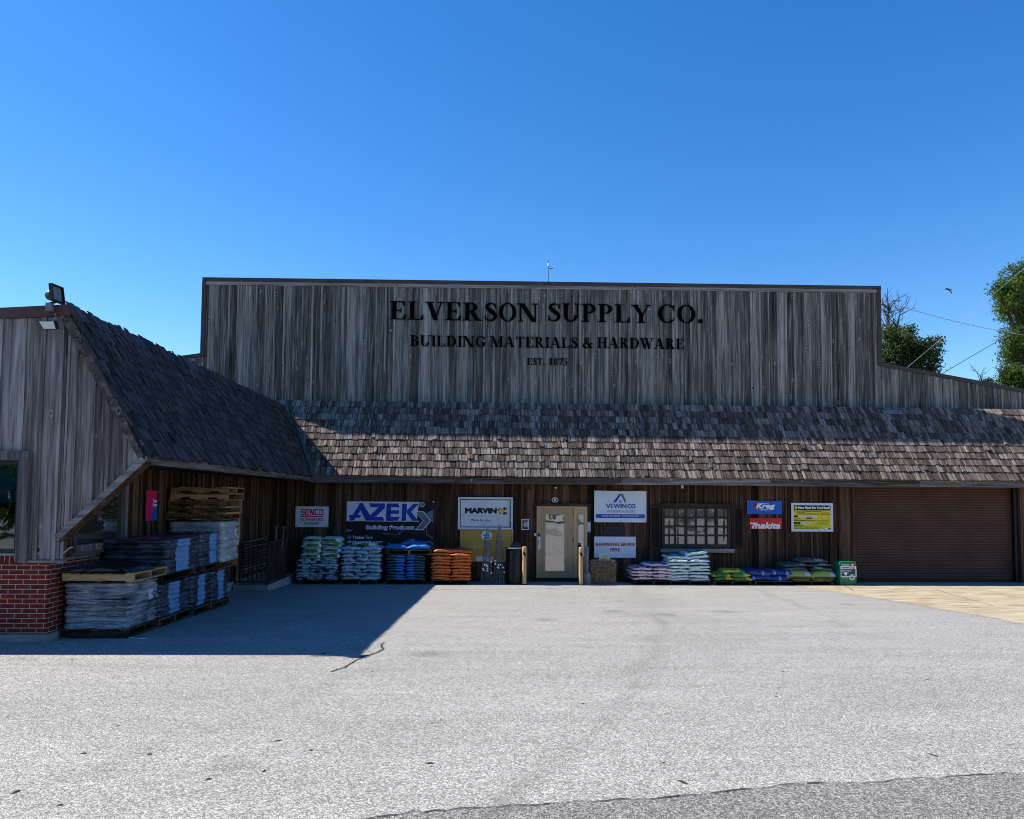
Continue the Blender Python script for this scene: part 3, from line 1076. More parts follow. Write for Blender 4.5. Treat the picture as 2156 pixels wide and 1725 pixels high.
mb.box(xg0, xg1, yy - .05, yy - .017, .006, .09)
mb.build('bottom_bar', 'black_metal', gd)

# ---- entrance door with side light
Z5 = lambda x, y, Y=YW: at((1700 + x / 3.08) / 1.9, (1880 + y / 3.08) / 1.9, Y)
Z6 = lambda x, y, Y=YW: at((2300 + x / 3.08) / 1.9, (1880 + y / 3.08) / 1.9, Y)
Z4 = lambda x, y, Y=YW: at((1100 + x / 3.08) / 1.9, (1880 + y / 3.08) / 1.9, Y)
Z7 = lambda x, y, Y=YW: at((2900 + x / 3.317) / 1.9, (1880 + y / 3.317) / 1.9, Y)


def rect(fn, x0, y0, x1, y1, Y=YW):
    a, b = fn(x0, y0, Y), fn(x1, y1, Y)
    c, d = fn(x1, y0, Y), fn(x0, y1, Y)
    return ((a.x + d.x) / 2, (b.x + c.x) / 2, (b.z + d.z) / 2, (a.z + c.z) / 2)      # x0, x1, z0, z1


def frame(mb, x0, x1, z0, z1, w_, ya, yb, m=0, t=.5):
    mb.box(x0, x0 + w_, ya, yb, z0, z1, m, t)
    mb.box(x1 - w_, x1, ya, yb, z0, z1, m, t)
    mb.box(x0 + w_, x1 - w_, ya, yb, z0, z0 + w_, m, t)
    mb.box(x0 + w_, x1 - w_, ya, yb, z1 - w_, z1, m, t)


fx0, fx1, fz0, fz1 = rect(Z5, 1372, 450, 1993, 1330)
hx = Z5(1825, 800).x
gx0, gx1, gz0_, gz1_ = rect(Z5, 1482, 548, 1714, 1240)
sx0, sx1, sz0, sz1 = rect(Z5, 1885, 550, 1953, 1235)
YD = YW - .05
dr = MB()
# slab round the glass
dr.box(fx0 + .05, gx0, YD - .045, YD, fz0 + .01, fz1 - .04)
dr.box(gx1, hx - .004, YD - .045, YD, fz0 + .01, fz1 - .04)
dr.box(gx0, gx1, YD - .045, YD, fz0 + .01, gz0_)
dr.box(gx0, gx1, YD - .045, YD, gz1_, fz1 - .04)
door = dr.build('front_door', 'door_tan', store)
mb = MB()
frame(mb, gx0 - .035, gx1 + .035, gz0_ - .035, gz1_ + .035, .032, YD - .06, YD - .046)
mb.build('glass_trim', 'tan_paint', door)
mb = MB()
mb.box(gx0, gx1, YD - .03, YD - .02, gz0_, gz1_)
mb.build('pane', 'glass_door', door)
x0, x1, z0, z1 = rect(Z5, 1379, 822, 1418, 975)
mb = MB()
mb.box(x0, x1, YD - .055, YD - .0455, z0, z1)
mb.build('handle_plate', 'white_metal', door)
mb = MB()
xc = (x0 + x1) / 2
mb.tube([(xc, YD - .05, z0 + .14), (xc, YD - .10, z0 + .17), (xc, YD - .10, z1 - .14), (xc, YD - .05, z1 - .11)], .012, 8)
mb.build('handle', 'ink_blue', door)
x0, x1, z0, z1 = rect(Z5, 1388, 783, 1412, 822)
mb = MB()
mb.box(x0, x1, YD - .075, YD - .0455, z0 + .005, z1)
mb.build('keypad', 'black_metal', door)
for yy_ in (530, 865, 1190):
    c = Z5(1823, yy_)
    mb = MB()
    mb.tube([(c.x, YD - .05, c.z - .07), (c.x, YD - .05, c.z + .07)], .011, 8)
    mb.build('hinge', 'dark_grey', door)
df = MB()
df.box(fx0, fx0 + .049, YD - .06, YD + .05, fz0, fz1)
df.box(fx0 + .049, fx1, YD - .06, YD + .05, fz1 - .039, fz1)
df.box(hx, hx + .045, YD - .056, YD + .05, fz0, fz1 - .039)
df.box(hx + .045, sx0, YD - .05, YD + .04, fz0, fz1 - .039)
df.box(sx1, fx1, YD - .06, YD + .05, fz0, fz1 - .039)
df.box(sx0, sx1, YD - .05, YD + .04, fz0, sz0)
df.box(sx0, sx1, YD - .05, YD + .04, sz1, fz1 - .039)
dfr = df.build('door_frame', 'tan_paint', store)
mb = MB()
mb.box(sx0, sx1, YD - .02, YD - .01, sz0, sz1)
mb.build('side_pane', 'glass_door', dfr)
mb = MB()
frame(mb, sx0 - .03, sx1 + .03, sz0 - .03, sz1 + .03, .028, YD - .07, YD - .051)
mb.build('side_pane_trim', 'door_tan', dfr)
mb = MB()
x0, x1, z0, z1 = rect(Z5, 1330, 415, 2040, 449)
mb.box(x0, x1, YW - .14, YW - .03, z0, z1)
x0b = Z5(1330, 800).x
mb.box(x0b, fx0 - .002, YW - .085, YW - .03, .02, z0, 0, .4)
mb.box(x0b - .22, x0b - .002, YW - .06, YW - .03, .02, z0 + .5, 1, .8)
mb.box(fx1 + .002, Z5(2036, 800).x, YW - .085, YW - .03, .02, z0, 0, .4)
mb.build('door_casing', ['dark_trim', 'brown_siding'], store)

# ---- shop window with shutters
x0, x1, z0, z1 = rect(Z6, 1062, 465, 1905, 968)
px0, px1, pz0, pz1 = rect(Z6, 1098, 480, 1868, 915)
wm = MB()
wm.box(x0, px0, YW - .09, YW - .03, z0, z1)
wm.box(px1, x1, YW - .09, YW - .03, z0, z1)
wm.box(px0, px1, YW - .09, YW - .03, z0, pz0)
wm.box(px0, px1, YW - .09, YW - .03, pz1, z1)
win = wm.build('window', 'window_frame_paint', store)
mb = MB()
mw = .055
for k in range(1, 6):
    xc = px0 + (px1 - px0) * k / 6
    mb.box(xc - mw / 2, xc + mw / 2, YW - .085, YW - .045, pz0, pz1)
for k in range(1, 4):
    zc = pz0 + (pz1 - pz0) * k / 4
    for j in range(6):
        xa_ = px0 + (px1 - px0) * j / 6 + (mw / 2 if j else 0)
        xb_ = px0 + (px1 - px0) * (j + 1) / 6 - (mw / 2 if j < 5 else 0)
        mb.box(xa_, xb_, YW - .083, YW - .045, zc - mw / 2, zc + mw / 2)
mb.build('muntin', 'window_frame_paint', win)
mb = MB()
for j in range(6):
    for k in range(4):
        a0, a1 = px0 + (px1 - px0) * j / 6, px0 + (px1 - px0) * (j + 1) / 6
        b0, b1 = pz0 + (pz1 - pz0) * k / 4, pz0 + (pz1 - pz0) * (k + 1) / 4
        tx, tz = rnd.uniform(-.003, .003), rnd.uniform(-.003, .003)
        mb.face([(a0, YW - .052 + tx, b0), (a1, YW - .052 - tx, b0), (a1, YW - .052 - tx + tz, b1), (a0, YW - .052 + tx + tz, b1)])
mb.build('pane', 'glass_pane', win)
hx0, hx1, hz0, hz1 = rect(Z6, 1035, 415, 1945, 462)
mb = MB()
mb.box(hx0, hx1, YW - .13, YW - .03, hz0, hz1)
mb.build('window_head', 'dark_trim', win)
hx0, hx1, hz0, hz1 = rect(Z6, 1045, 970, 1950, 1015)
mb = MB()
mb.box(hx0, hx1, YW - .15, YW - .03, hz0, hz1, 0, .6)
mb.build('sill', 'trim_along', win)
for (a, b, c, d) in ((915, 447, 1043, 965), (1942, 455, 2064, 972)):
    x0, x1, z0, z1 = rect(Z6, a, b, c, d)
    mb = MB()
    frame(mb, x0, x1, z0, z1, .045, YW - .10, YW - .055)
    zz = z0 + .06
    while zz < z1 - .07:
        mb.hexa([(x0 + .045, YW - .092, zz), (x1 - .045, YW - .092, zz), (x1 - .045, YW - .088, zz), (x0 + .045, YW - .088, zz)],
                [(x0 + .045, YW - .065, zz + .026), (x1 - .045, YW - .065, zz + .026), (x1 - .045, YW - .061, zz + .026), (x0 + .045, YW - .061, zz + .026)])
        zz += .034
    mb.box(x0 + .045, x1 - .045, YW - .0549, YW - .05, z0 + .045, z1 - .045)
    mb.build('shutter', 'shutter_paint', store)

# ------------------------------------------------------------------ lettering
def text2d(s_, bold=0.0, shear=0.0, space=1.0):
    cu = bpy.data.curves.new('txt', 'FONT')
    cu.body = s_
    cu.size = 1.0
    cu.offset = bold
    cu.shear = shear
    cu.space_character = space
    cu.fill_mode = 'FRONT'
    cu.resolution_u = 4
    ob = bpy.data.objects.new('txt', cu)
    me = bpy.data.meshes.new_from_object(ob)
    vs = [(v.co.x, v.co.y) for v in me.vertices]
    fs = [tuple(p_.vertices) for p_ in me.polygons]
    bpy.data.objects.remove(ob)
    bpy.data.curves.remove(cu)
    bpy.data.meshes.remove(me)
    return vs, fs


def put_text(mb, s_, x0, x1, z0, z1, y, m=0, bold=0.0, shear=0.0, space=1.0, wave=None):
    """bold text is laid out as several copies shifted by a stroke fraction, each a hair in front of the last"""
    vs, fs = text2d(s_, min(bold, 0.0), shear, space)
    ax, bx = min(v[0] for v in vs), max(v[0] for v in vs)
    az, bz = min(v[1] for v in vs), max(v[1] for v in vs)
    b = max(bold, 0.0) * (z1 - z0)
    sh_ = [(0, 0)] if b == 0 else [(-1, 0), (1, 0), (0, 1), (0, -1), (-.7, .7), (.7, .7), (.7, -.7), (-.7, -.7)]
    for k, (dx, dz) in enumerate(sh_):
        out = []
        for (u, v) in vs:
            X = x0 + b + (x1 - x0 - 2 * b) * (u - ax) / (bx - ax) + dx * b
            Zz = z0 + b + (z1 - z0 - 2 * b) * (v - az) / (bz - az) + dz * b
            out.append((X, y - .00025 * k + (wave(X, Zz) if wave else 0.0), Zz))
        mb.idx(out, fs, m)


# serif capitals with thick and thin strokes, cap height 1
T, tn, sr_, sh = .215, .06, .10, .05


def _rect(x0, y0, x1, y1):
    return [(x0, y0), (x1, y0), (x1, y1), (x0, y1)]


def _stem(x, w_=T, top=True, bot=True, y0=0.0, y1=1.0):
    o = [_rect(x, y0, x + w_, y1)]
    if bot:
        o.append(_rect(x - sr_, 0, x + w_ + sr_, sh))
    if top:
        o.append(_rect(x - sr_, 1 - sh, x + w_ + sr_, 1))
    return o


def _ring(cx, cy, rx, ry, ts, tt, a0=0, a1=360, n=24):
    o = []
    for i in range(n):
        q = []
        for a, inner in ((i, 0), (i + 1, 0), (i + 1, 1), (i, 1)):
            an = R(a0 + (a1 - a0) * a / n)
            q.append((cx + (rx - ts * inner) * math.cos(an), cy + (ry - tt * inner) * math.sin(an)))
        o.append(q)
    return o


def _stroke(pts, ws, sub=6):
    P_ = [Vector((p_[0], p_[1], w_)) for p_, w_ in zip(pts, ws)]
    P_ = [P_[0]] + P_ + [P_[-1]]
    f = []
    for i in range(1, len(P_) - 2):
        a, b, c, d = P_[i - 1:i + 3]
        for k in range(sub):
            t = k / sub
            f.append(.5 * ((2 * b) + (c - a) * t + (2 * a - 5 * b + 4 * c - d) * t * t + (3 * b - a - 3 * c + d) * t ** 3))
    f.append(P_[-2])
    o = []
    L_, R_ = [], []
    for i, q in enumerate(f):
        d = f[min(i + 1, len(f) - 1)] - f[max(i - 1, 0)]
        d = Vector((d.x, d.y)).normalized()
        nrm = Vector((-d.y, d.x)) * q.z / 2
        L_.append((q.x + nrm.x, q.y + nrm.y))
        R_.append((q.x - nrm.x, q.y - nrm.y))
    return [[L_[i], L_[i + 1], R_[i + 1], R_[i]] for i in range(len(f) - 1)]


def _diag(x0, y0, x1, y1, w_):
    return [[(x0, y0), (x0 + w_, y0), (x1 + w_, y1), (x1, y1)]]


def _ser(x, w_, y):
    return [_rect(x - sr_, y, x + w_ + sr_, y + sh)]


E_top = [_rect(.1, 1 - sh, .74, 1), [(.74, 1), (.6, 1 - sh), (.70, .72), (.74, .72)]]
E_bot = [_rect(.1, 0, .78, sh), [(.78, 0), (.78, .30), (.74, .30), (.62, sh)]]
S_pts = [(.60, .74), (.55, .90), (.37, .965), (.20, .88), (.18, .74), (.33, .58), (.50, .44), (.60, .28), (.52, .10), (.34, .035), (.15, .11), (.09, .30)]
S_w = [.03, .06, .07, .14, .18, .22, .22, .18, .15, .07, .06, .03]
GL = {
    'E': (_stem(.1) + E_top + E_bot + [_rect(.3, .48, .56, .53), [(.56, .36), (.56, .66), (.53, .66), (.50, .53), (.50, .48), (.53, .36)]], .84),
    'L': (_stem(.1) + E_bot, .82),
    'I': (_stem(.1), .42),
    'V': (_diag(.40, 0, .07, 1, .24) + _diag(.47, 0, .78, 1, .07) + _ser(.07, .24, .95) + _ser(.74, .12, .95), .96),
    'S': (_stroke(S_pts, S_w) + [[(.60, .98), (.64, .98), (.64, .66), (.60, .66)], [(.06, .02), (.10, .02), (.10, .36), (.06, .36)]], .70),
    'O': (_ring(.47, .5, .45, .52, .215, .045), .94),
    'N': (_stem(.1, .07) + _diag(.70, -.02, .06, 1, .25) + _stem(.84, .08, bot=False) + _ser(.04, .2, .95), 1.06),
    'U': (_stem(.1, T, bot=False, y0=.32) + _ring(.46, .34, .36, .36, .2, .07, 180, 360, 14) + _stem(.76, .065, bot=False, y0=.32), .96),
    'P': (_stem(.1) + _ring(.36, .735, .38, .265, .21, .05, -90, 90, 12) + [_rect(.1, .95, .37, 1), _rect(.2, .47, .37, .52)], .80),
    'R': (_stem(.1) + _ring(.36, .745, .36, .255, .21, .05, -90, 90, 12) + [_rect(.1, .95, .37, 1), _rect(.2, .49, .37, .54)] + _diag(.62, 0, .34, .5, .24) + [_rect(.62, 0, .96, sh)], .98),
    'B': (_stem(.1) + _ring(.36, .755, .34, .245, .2, .05, -90, 90, 12) + _ring(.36, .27, .41, .27, .21, .05, -90, 90, 12) + [_rect(.1, .95, .37, 1), _rect(.2, .505, .37, .545), _rect(.1, 0, .37, .05)], .84),
    'D': (_stem(.1) + _ring(.36, .5, .54, .5, .22, .05, -90, 90, 16) + [_rect(.1, .95, .37, 1), _rect(.1, 0, .37, .05)], .96),
    'Y': (_stem(.38, T, top=False, y1=.46) + _diag(.40, .42, .06, 1, .23) + _diag(.54, .42, .84, 1, .065) + _ser(.06, .23, .95) + _ser(.82, .1, .95), 1.0),
    'C': (_ring(.5, .5, .46, .52, .215, .045, 48, 318, 22) + [[(.82, .98), (.86, .98), (.86, .64), (.82, .64), (.74, .86)], [(.80, .12), (.90, .24), (.86, .27), (.74, .12)]], .92),
    'G': (_ring(.5, .5, .46, .52, .215, .045, 48, 320, 22) + [[(.82, .98), (.86, .98), (.86, .64), (.82, .64), (.74, .86)]] + [_rect(.66, .08, .87, .42), _rect(.56, .40, .97, .45)], 1.0),
    'M': (_stem(.1, .07) + _diag(.50, 0, .10, 1, .24) + _diag(.56, 0, .96, 1, .07) + _stem(.95, T) + _ser(.02, .24, .95), 1.28),
    'A': (_diag(.08, 0, .44, 1, .065) + _diag(.70, 0, .38, 1, .24) + [_rect(.24, .3, .72, .35)] + _ser(.08, .07, 0) + _ser(.70, .24, 0), 1.06),
    'T': (_stem(.34, T, top=False) + [_rect(.04, .95, .85, 1), [(.04, 1), (.04, .70), (.08, .70), (.17, .96)], [(.85, 1), (.85, .70), (.81, .70), (.72, .96)]], .90),
    'H': (_stem(.1) + _stem(.68) + [_rect(.3, .48, .7, .53)], 1.02),
    'W': (_diag(.36, 0, .05, 1, .22) + _diag(.44, 0, .62, .7, .06) + _diag(.80, 0, .48, 1, .22) + _diag(.88, 0, 1.18, 1, .06) + _ser(.05, .22, .95) + _ser(.48, .22, .95) + _ser(1.14, .1, .95), 1.36),
    '&': (_stroke([(.92, .42), (.84, .22), (.64, .05), (.36, .03), (.12, .14), (.12, .34), (.34, .54), (.56, .70), (.58, .88), (.44, .97), (.29, .88), (.32, .70), (.52, .42), (.76, .14), (.98, .03)], [.05, .06, .07, .10, .2, .2, .08, .09, .12, .06, .15, .19, .21, .2, .06]) + [_rect(.74, .42, 1.04, .47)], 1.10),
    '.': (_ring(.16, .11, .12, .12, .119, .119, 0, 360, 14), .34),
    '1': (_stem(.2, .2, top=False) + [[(.05, .84), (.2, .80), (.4, 1), (.34, 1)]], .6),
    '8': (_ring(.34, .74, .26, .26, .13, .05) + _ring(.34, .26, .31, .28, .15, .05), .68),
    '7': ([_rect(.05, .88, .62, 1), [(.05, 1), (.05, .72), (.09, .72), (.16, .9)]] + _diag(.18, 0, .54, .9, .15), .66),
    '5': ([_rect(.14, .88, .58, 1), [(.14, 1), (.10, .52), (.15, .52), (.20, .9)]] + _stroke([(.12, .52), (.32, .60), (.52, .48), (.54, .28), (.40, .06), (.2, .03), (.08, .12)], [.04, .09, .15, .2, .1, .07, .14]), .66),
}


def serif_word(mb, s_, x0, x1, z0, z1, y, depth):
    tot = sum(GL[ch][1] for ch in s_) + .06 * (len(s_) - 1)
    k = (x1 - x0) / (tot - .06)
    x = 0.0
    h = z1 - z0
    for ch in s_:
        for poly in GL[ch][0]:
            j = rnd.uniform(0, .002)
            mb.prism([(x0 + (x + u - .02) * k, z0 + v * h) for u, v in poly], lambda u, v, d: (u, d, v), y - j, y + depth)
        x += GL[ch][1] + .06


Z2 = lambda x, y, Y=YF: at((1500 + x / 1.54) / 1.9, (1000 + y / 1.54) / 1.9, Y)


def sign_line(name, label, words_, off=.075):
    mb = MB()
    for (s_, xa_, xb_, ya_, yb_) in words_:
        a, b = Z2(xa_, yb_), Z2(xb_, yb_)
        zt_ = Z2((xa_ + xb_) / 2, ya_).z
        zb_ = Z2((xa_ + xb_) / 2, yb_).z
        serif_word(mb, s_, a.x, b.x, zb_, zt_, YF - off, .022)
    return tag(mb.build(name, 'black_letter'), label, 'sign', 'black shop name letters on the upper wall')


sign_line('shop_lettering', 'largest row of black serif letters, topmost on the upper wall', [('ELVERSON', 97, 1003, 327, 438), ('SUPPLY', 1062, 1692, 337, 448), ('CO.', 1738, 2018, 343, 453)])
sign_line('shop_lettering', 'middle row of black serif letters, the line reading BUILDING MATERIALS & HARDWARE', [('BUILDING', 219, 682, 532, 598), ('MATERIALS', 712, 1245, 539, 604), ('&', 1280, 1340, 543, 608), ('HARDWARE', 1370, 1900, 546, 611)])
sign_line('shop_lettering', 'smallest row of black serif letters, the lowest line reading EST. 1875', [('EST.', 938, 1045, 669, 712), ('1875', 1072, 1183, 670, 713)])


# ------------------------------------------------------------------ signs on the lower wall
YS = YW - .062


def wavefn(amp, seed, kx=2.2, kz=2.6):
    return lambda X, Zz: amp * (noise.noise(Vector((X * kx + seed, Zz * kz, seed))) - .2)


def panel(mb, x0, x1, z0, z1, y, m=0, wave=None, nx=1, nz=1, sag=0.0):
    """front face grid with a thin rim"""
    vs = []
    for j in range(nz + 1):
        for i in range(nx + 1):
            u, v = i / nx, j / nz
            X = x0 + (x1 - x0) * u
            Zz = z0 + (z1 - z0) * v
            if sag:
                Zz -= sag * math.sin(math.pi * u) * (v - .1)
            vs.append((X, y + (wave(X, Zz) if wave else 0), Zz))
    fs = [(j * (nx + 1) + i, j * (nx + 1) + i + 1, (j + 1) * (nx + 1) + i + 1, (j + 1) * (nx + 1) + i) for j in range(nz) for i in range(nx)]
    mb.idx(vs, fs, m)


def grommets(mb, x0, x1, z0, z1, y, n=2, m=0, r=.012):
    for i in range(n):
        for z_ in (z0 + .04, z1 - .04):
            x_ = x0 + .04 + (x1 - x0 - .08) * i / (n - 1)
            mb.lathe([(r, 0), (r, .006)], (x_, y, z_), 8, m)


def disc(mb, cx, cz, rx, rz, y, m=0, n=22):
    mb.face([(cx + rx * math.cos(2 * math.pi * k / n), y, cz + rz * math.sin(2 * math.pi * k / n)) for k in range(n)], m)


def ringp(mb, cx, cz, rx, rz, w_, y, m=0, n=26):
    for k in range(n):
        q = []
        for kk, s_ in ((k, 0), (k + 1, 0), (k + 1, w_), (k, w_)):
            an = 2 * math.pi * kk / n
            q.append((cx + (rx - s_) * math.cos(an), y, cz + (rz - s_) * math.sin(an)))
        mb.face(q, m)


# red-lettered metal sign
x0, x1, z0, z1 = rect(Z4, 260, 451, 664, 705)
W_, H_ = x1 - x0, z1 - z0
mb = MB()
mb.box(x0, x1, YS - .012, YS, z0, z1)
s1 = tag(mb.build('dealer_sign', 'white_sign'), 'small white metal sign with a red name over the words AUTHORIZED DEALER', 'sign')
mb = MB()
P = lambda u, v: (x0 + W_ * u, z0 + H_ * v)
# squared capitals of the red name
let = {'S': [(0, 1, 1, .82), (0, .82, .25, .6), (0, .6, 1, .42), (.75, .42, 1, .18), (0, .18, 1, 0)],
       'E': [(0, 1, .25, 0), (.25, 1, 1, .82), (.25, .6, .9, .42), (.25, .18, 1, 0)],
       'N': [(0, 1, .25, 0), (.75, 1, 1, 0)], 'C': [(0, 1, .25, 0), (.25, 1, 1, .82), (.25, .18, 1, 0)],
       'O': [(0, 1, .25, 0), (.75, 1, 1, 0), (.25, 1, .75, .82), (.25, .18, .75, 0)]}
for i, ch in enumerate('SENCO'):
    a0 = .155 + i * .142
    for (u0, v1, u1, v0) in let[ch]:
        xa_, za_ = P(a0 + u0 * .122, .575 + v0 * .30)
        xb_, zb_ = P(a0 + u1 * .122, .575 + v1 * .30)
        mb.face([(xa_, YS - .0145, za_), (xb_, YS - .0145, za_), (xb_, YS - .0145, zb_), (xa_, YS - .0145, zb_)])
    if ch == 'N':
        q = [P(a0, .875), P(a0 + .04, .875), P(a0 + .122, .575), P(a0 + .08, .575)]
        mb.face([(a, YS - .0150, b) for a, b in q])
xa_, za_ = P(.155, .49)
xb_, zb_ = P(.85, .535)
mb.face([(xa_, YS - .0145, za_), (xb_, YS - .0145, za_), (xb_, YS - .0145, zb_), (xa_, YS - .0145, zb_)])
mb.build('red_lettering', 'ink_red', s1)
mb = MB()
put_text(mb, 'AUTHORIZED', *P(.155, 0)[:1], P(.845, 0)[0], P(0, .30)[1], P(0, .43)[1], YS - .0145, bold=.012)
put_text(mb, 'DEALER', P(.28, 0)[0], P(.72, 0)[0], P(0, .12)[1], P(0, .25)[1], YS - .0145, bold=.012)
for u in (.05, .95):
    for v in (.07, .93):
        disc(mb, *P(u, v), .014, .014, YS - .0146)
mb.build('black_lettering', 'ink_black', s1)

# large blue-lettered banner
ZA = lambda x, y, Y=YW: at((1380 + x / 5.674) / 1.9, (1980 + y / 5.674) / 1.9, Y)
x0, x1, z0, z1 = rect(ZA, 40, 150, 2010, 1115)
W_, H_ = x1 - x0, z1 - z0
wv = wavefn(.010, 3.1, 1.6, 1.2)
P = lambda u, v: (x0 + W_ * (u - 40) / 1970, z1 - H_ * (v - 150) / 965)
mb = MB()
panel(mb, x0, x1, z0, z1, YS - .01, 0, wv, 24, 14)
s2 = tag(mb.build('vinyl_banner', 'ink_black'), 'large dark banner with big blue letters and a grey arrow', 'banner')


def flat(mb, pts, y, m=0, wave=None):
    q = [P(*p_) for p_ in pts]
    mb.face([(a, y + (wave(a, b) if wave else 0), b) for a, b in q], m)


mb = MB()
YB = YS - .013
q0, q1 = P(45, 155), P(1640, 600)
panel(mb, q0[0], q1[0], q1[1], q0[1], YB, 0, wv, 20, 5)
flat(mb, [(1630, 156), (1690, 156), (1440, 420), (1640, 420)], YB - .001, 0, wv)
mb.build('silver_panel', 'white_sign', s2)
LET = {
    'A': [[(100, 590), (215, 590), (250, 525), (345, 525), (385, 455), (105, 455), (105, 520), (130, 520)], [(190, 455), (300, 455), (360, 350), (480, 590), (590, 485), (405, 190), (345, 190)]],
    'Z': [[(545, 195), (910, 195), (905, 300), (715, 490), (560, 490), (770, 280), (585, 280)], [(480, 590), (905, 590), (865, 500), (560, 490)]],
    'E': [[(945, 195), (1045, 195), (1045, 590), (935, 590)], [(1046, 195), (1210, 195), (1245, 285), (1046, 285)], [(1046, 350), (1235, 350), (1235, 430), (1046, 430)], [(1046, 495), (1255, 495), (1205, 590), (1046, 590)]],
    'K': [[(1300, 195), (1410, 195), (1390, 590), (1285, 590)], [(1411, 340), (1560, 195), (1680, 195), (1500, 385), (1675, 590), (1540, 590), (1411, 420)]],
}


def grow(poly, d):
    cx = sum(a for a, b in poly) / len(poly)
    cy = sum(b for a, b in poly) / len(poly)
    return [(a + d * (1 if a > cx else -1), b + d * (1 if b > cy else -1)) for a, b in poly]


mb = MB()
jj = 0
for ch in LET.values():
    for poly in ch:
        jj += 1
        flat(mb, grow(poly, 13), YB - .004 - .0002 * jj, 0, wv)
flat(mb, [(1600, 375), (1780, 370), (1960, 580), (1780, 795), (1590, 795), (1770, 585)], YB - .004, 0, wv)
disc(mb, *P(1752, 217), .075 * W_ / 2.57, .075 * H_ / 1.26 * .95, YB - .006)
mb.build('white_outline', 'ink_white', s2)
mb = MB()
for ch in LET.values():
    for poly in ch:
        jj += 1
        flat(mb, poly, YB - .009 - .0002 * jj, 0, wv)
mb.build('blue_lettering', 'ink_navy', s2)
mb = MB()
flat(mb, [(1620, 388), (1772, 385), (1942, 580), (1772, 782), (1615, 782), (1785, 585)], YB - .007, 0, wv)
disc(mb, *P(1752, 217), .06 * W_ / 2.57, .06 * H_ / 1.26, YB - .008)
disc(mb, *P(112, 965), .065 * W_ / 2.57, .065 * H_ / 1.26, YB - .003)
mb.build('grey_lettering', 'ink_grey', s2)
mb = MB()
put_text(mb, 'Building Products', P(480, 0)[0], P(1580, 0)[0], P(0, 815)[1], P(0, 685)[1], YB - .004, 0, .07, wave=wv)
put_text(mb, 'Timber', P(185, 0)[0], P(465, 0)[0], P(0, 1000)[1], P(0, 930)[1], YB - .004, 0, .02, wave=wv)
put_text(mb, 'Tech', P(475, 0)[0], P(635, 0)[0], P(0, 1000)[1], P(0, 930)[1], YB - .004, 0, 0, wave=wv)
put_text(mb, 'timbertech.com', P(65, 0)[0], P(865, 0)[0], P(0, 1098)[1], P(0, 1030)[1], YB - .004, 0, .012, wave=wv)
put_text(mb, 'Made in Scranton, PA', P(1605, 0)[0], P(1970, 0)[0], P(0, 1085)[1], P(0, 1050)[1], YB - .004, 0, .01, wave=wv)
flat(mb, [(1425, 1005), (1580, 1005), (1580, 1080), (1425, 1080)], YB - .004, 0, wv)
mb.build('white_lettering', 'ink_white', s2)
mb = MB()
put_text(mb, 'Building Products', P(488, 0)[0], P(1572, 0)[0], P(0, 808)[1], P(0, 692)[1], YB - .0075, 0, .0, wave=wv)
flat(mb, [(1425, 1005), (1485, 1005), (1485, 1040), (1425, 1040)], YB - .006, 0, wv)
mb.build('navy_lettering', 'ink_navy', s2)
mb = MB()
for k in range(4):
    yy_ = 1010 + k * 20
    flat(mb, [(1486 if k < 2 else 1425, yy_), (1580, yy_), (1580, yy_ + 9), (1486 if k < 2 else 1425, yy_ + 9)], YB - .0065, 0, wv)
flat(mb, [(1740, 800), (1820, 800), (1820, 850)], YB - .003, 0, wv)
mb.build('red_stripes', 'ink_darkred', s2)
mb = MB()
flat(mb, [(1830, 420), (2005, 330), (2005, 640), (1960, 580)], YB - .003, 0, wv)
flat(mb, [(1850, 700), (1870, 700), (1870, 880), (2000, 960), (2000, 990), (1850, 890)], YB - .003, 0, wv)
flat(mb, [(40, 770), (190, 800), (150, 830), (40, 850)], YB - .003, 0, wv)
flat(mb, [(1210, 870), (1320, 800), (1340, 810), (1230, 885)], YB - .003, 0, wv)
flat(mb, [(840, 860), (1280, 900), (1290, 912), (860, 880)], YB - .003, 0, wv)
mb.build('photo_print', 'ink_grey', s2)
mb = MB()
for (a, b) in ((2005, 155), (1990, 1103), (1015, 1108)):
    disc(mb, *P(a, b), .02, .02, YB - .012, 0, 10)
mb.build('grommet', 'white_metal', s2)

# framed white sign
x0, x1, z0, z1 = rect(Z5, 408, 338, 1079, 733)
W_, H_ = x1 - x0, z1 - z0
P = lambda u, v: (x0 + W_ * u, z0 + H_ * v)
mb = MB()
mb.box(x0 + .05, x1 - .05, YS - .05, YS - .01, z0 + .05, z1 - .05)
s3 = tag(mb.build('framed_sign', 'white_sign'), 'framed white sign with bold black letters and a yellow flower', 'sign')
mb = MB()
frame(mb, x0, x1, z0, z1, .06, YS - .11, YS - .005)
mb.build('sign_frame', 'frame_white', s3)
mb = MB()
frame(mb, x0 + .0605, x1 - .0605, z0 + .0605, z1 - .0605, .02, YS - .07, YS - .0505)
mb.build('frame_bead', 'dark_grey', s3)
mb = MB()
YM = YS - .0525
put_text(mb, 'MARVIN', P(.125, 0)[0], P(.71, 0)[0], P(0, .49)[1], P(0, .675)[1], YM, 0, .11)
put_text(mb, 'Made for you.', P(.25, 0)[0], P(.60, 0)[0], P(0, .225)[1], P(0, .33)[1], YM, 0, .012)
mb.build('black_lettering', 'ink_black', s3)
mb = MB()
put_text(mb, 'Windows and Doors', P(.08, 0)[0], P(.75, 0)[0], P(0, .405)[1], P(0, .465)[1], YM, 0, -.004, space=1.9)
mb.build('grey_lettering', 'ink_grey', s3)
mb = MB()
cx, cz = P(.80, .575)
for k in range(9):
    an = k * 2 * math.pi / 9
    disc(mb, cx + .045 * math.cos(an), cz + .045 * math.sin(an), .042, .036, YM - .0005 * k, 0, 9)
disc(mb, cx, cz, .05, .045, YM - .006, 0, 12)
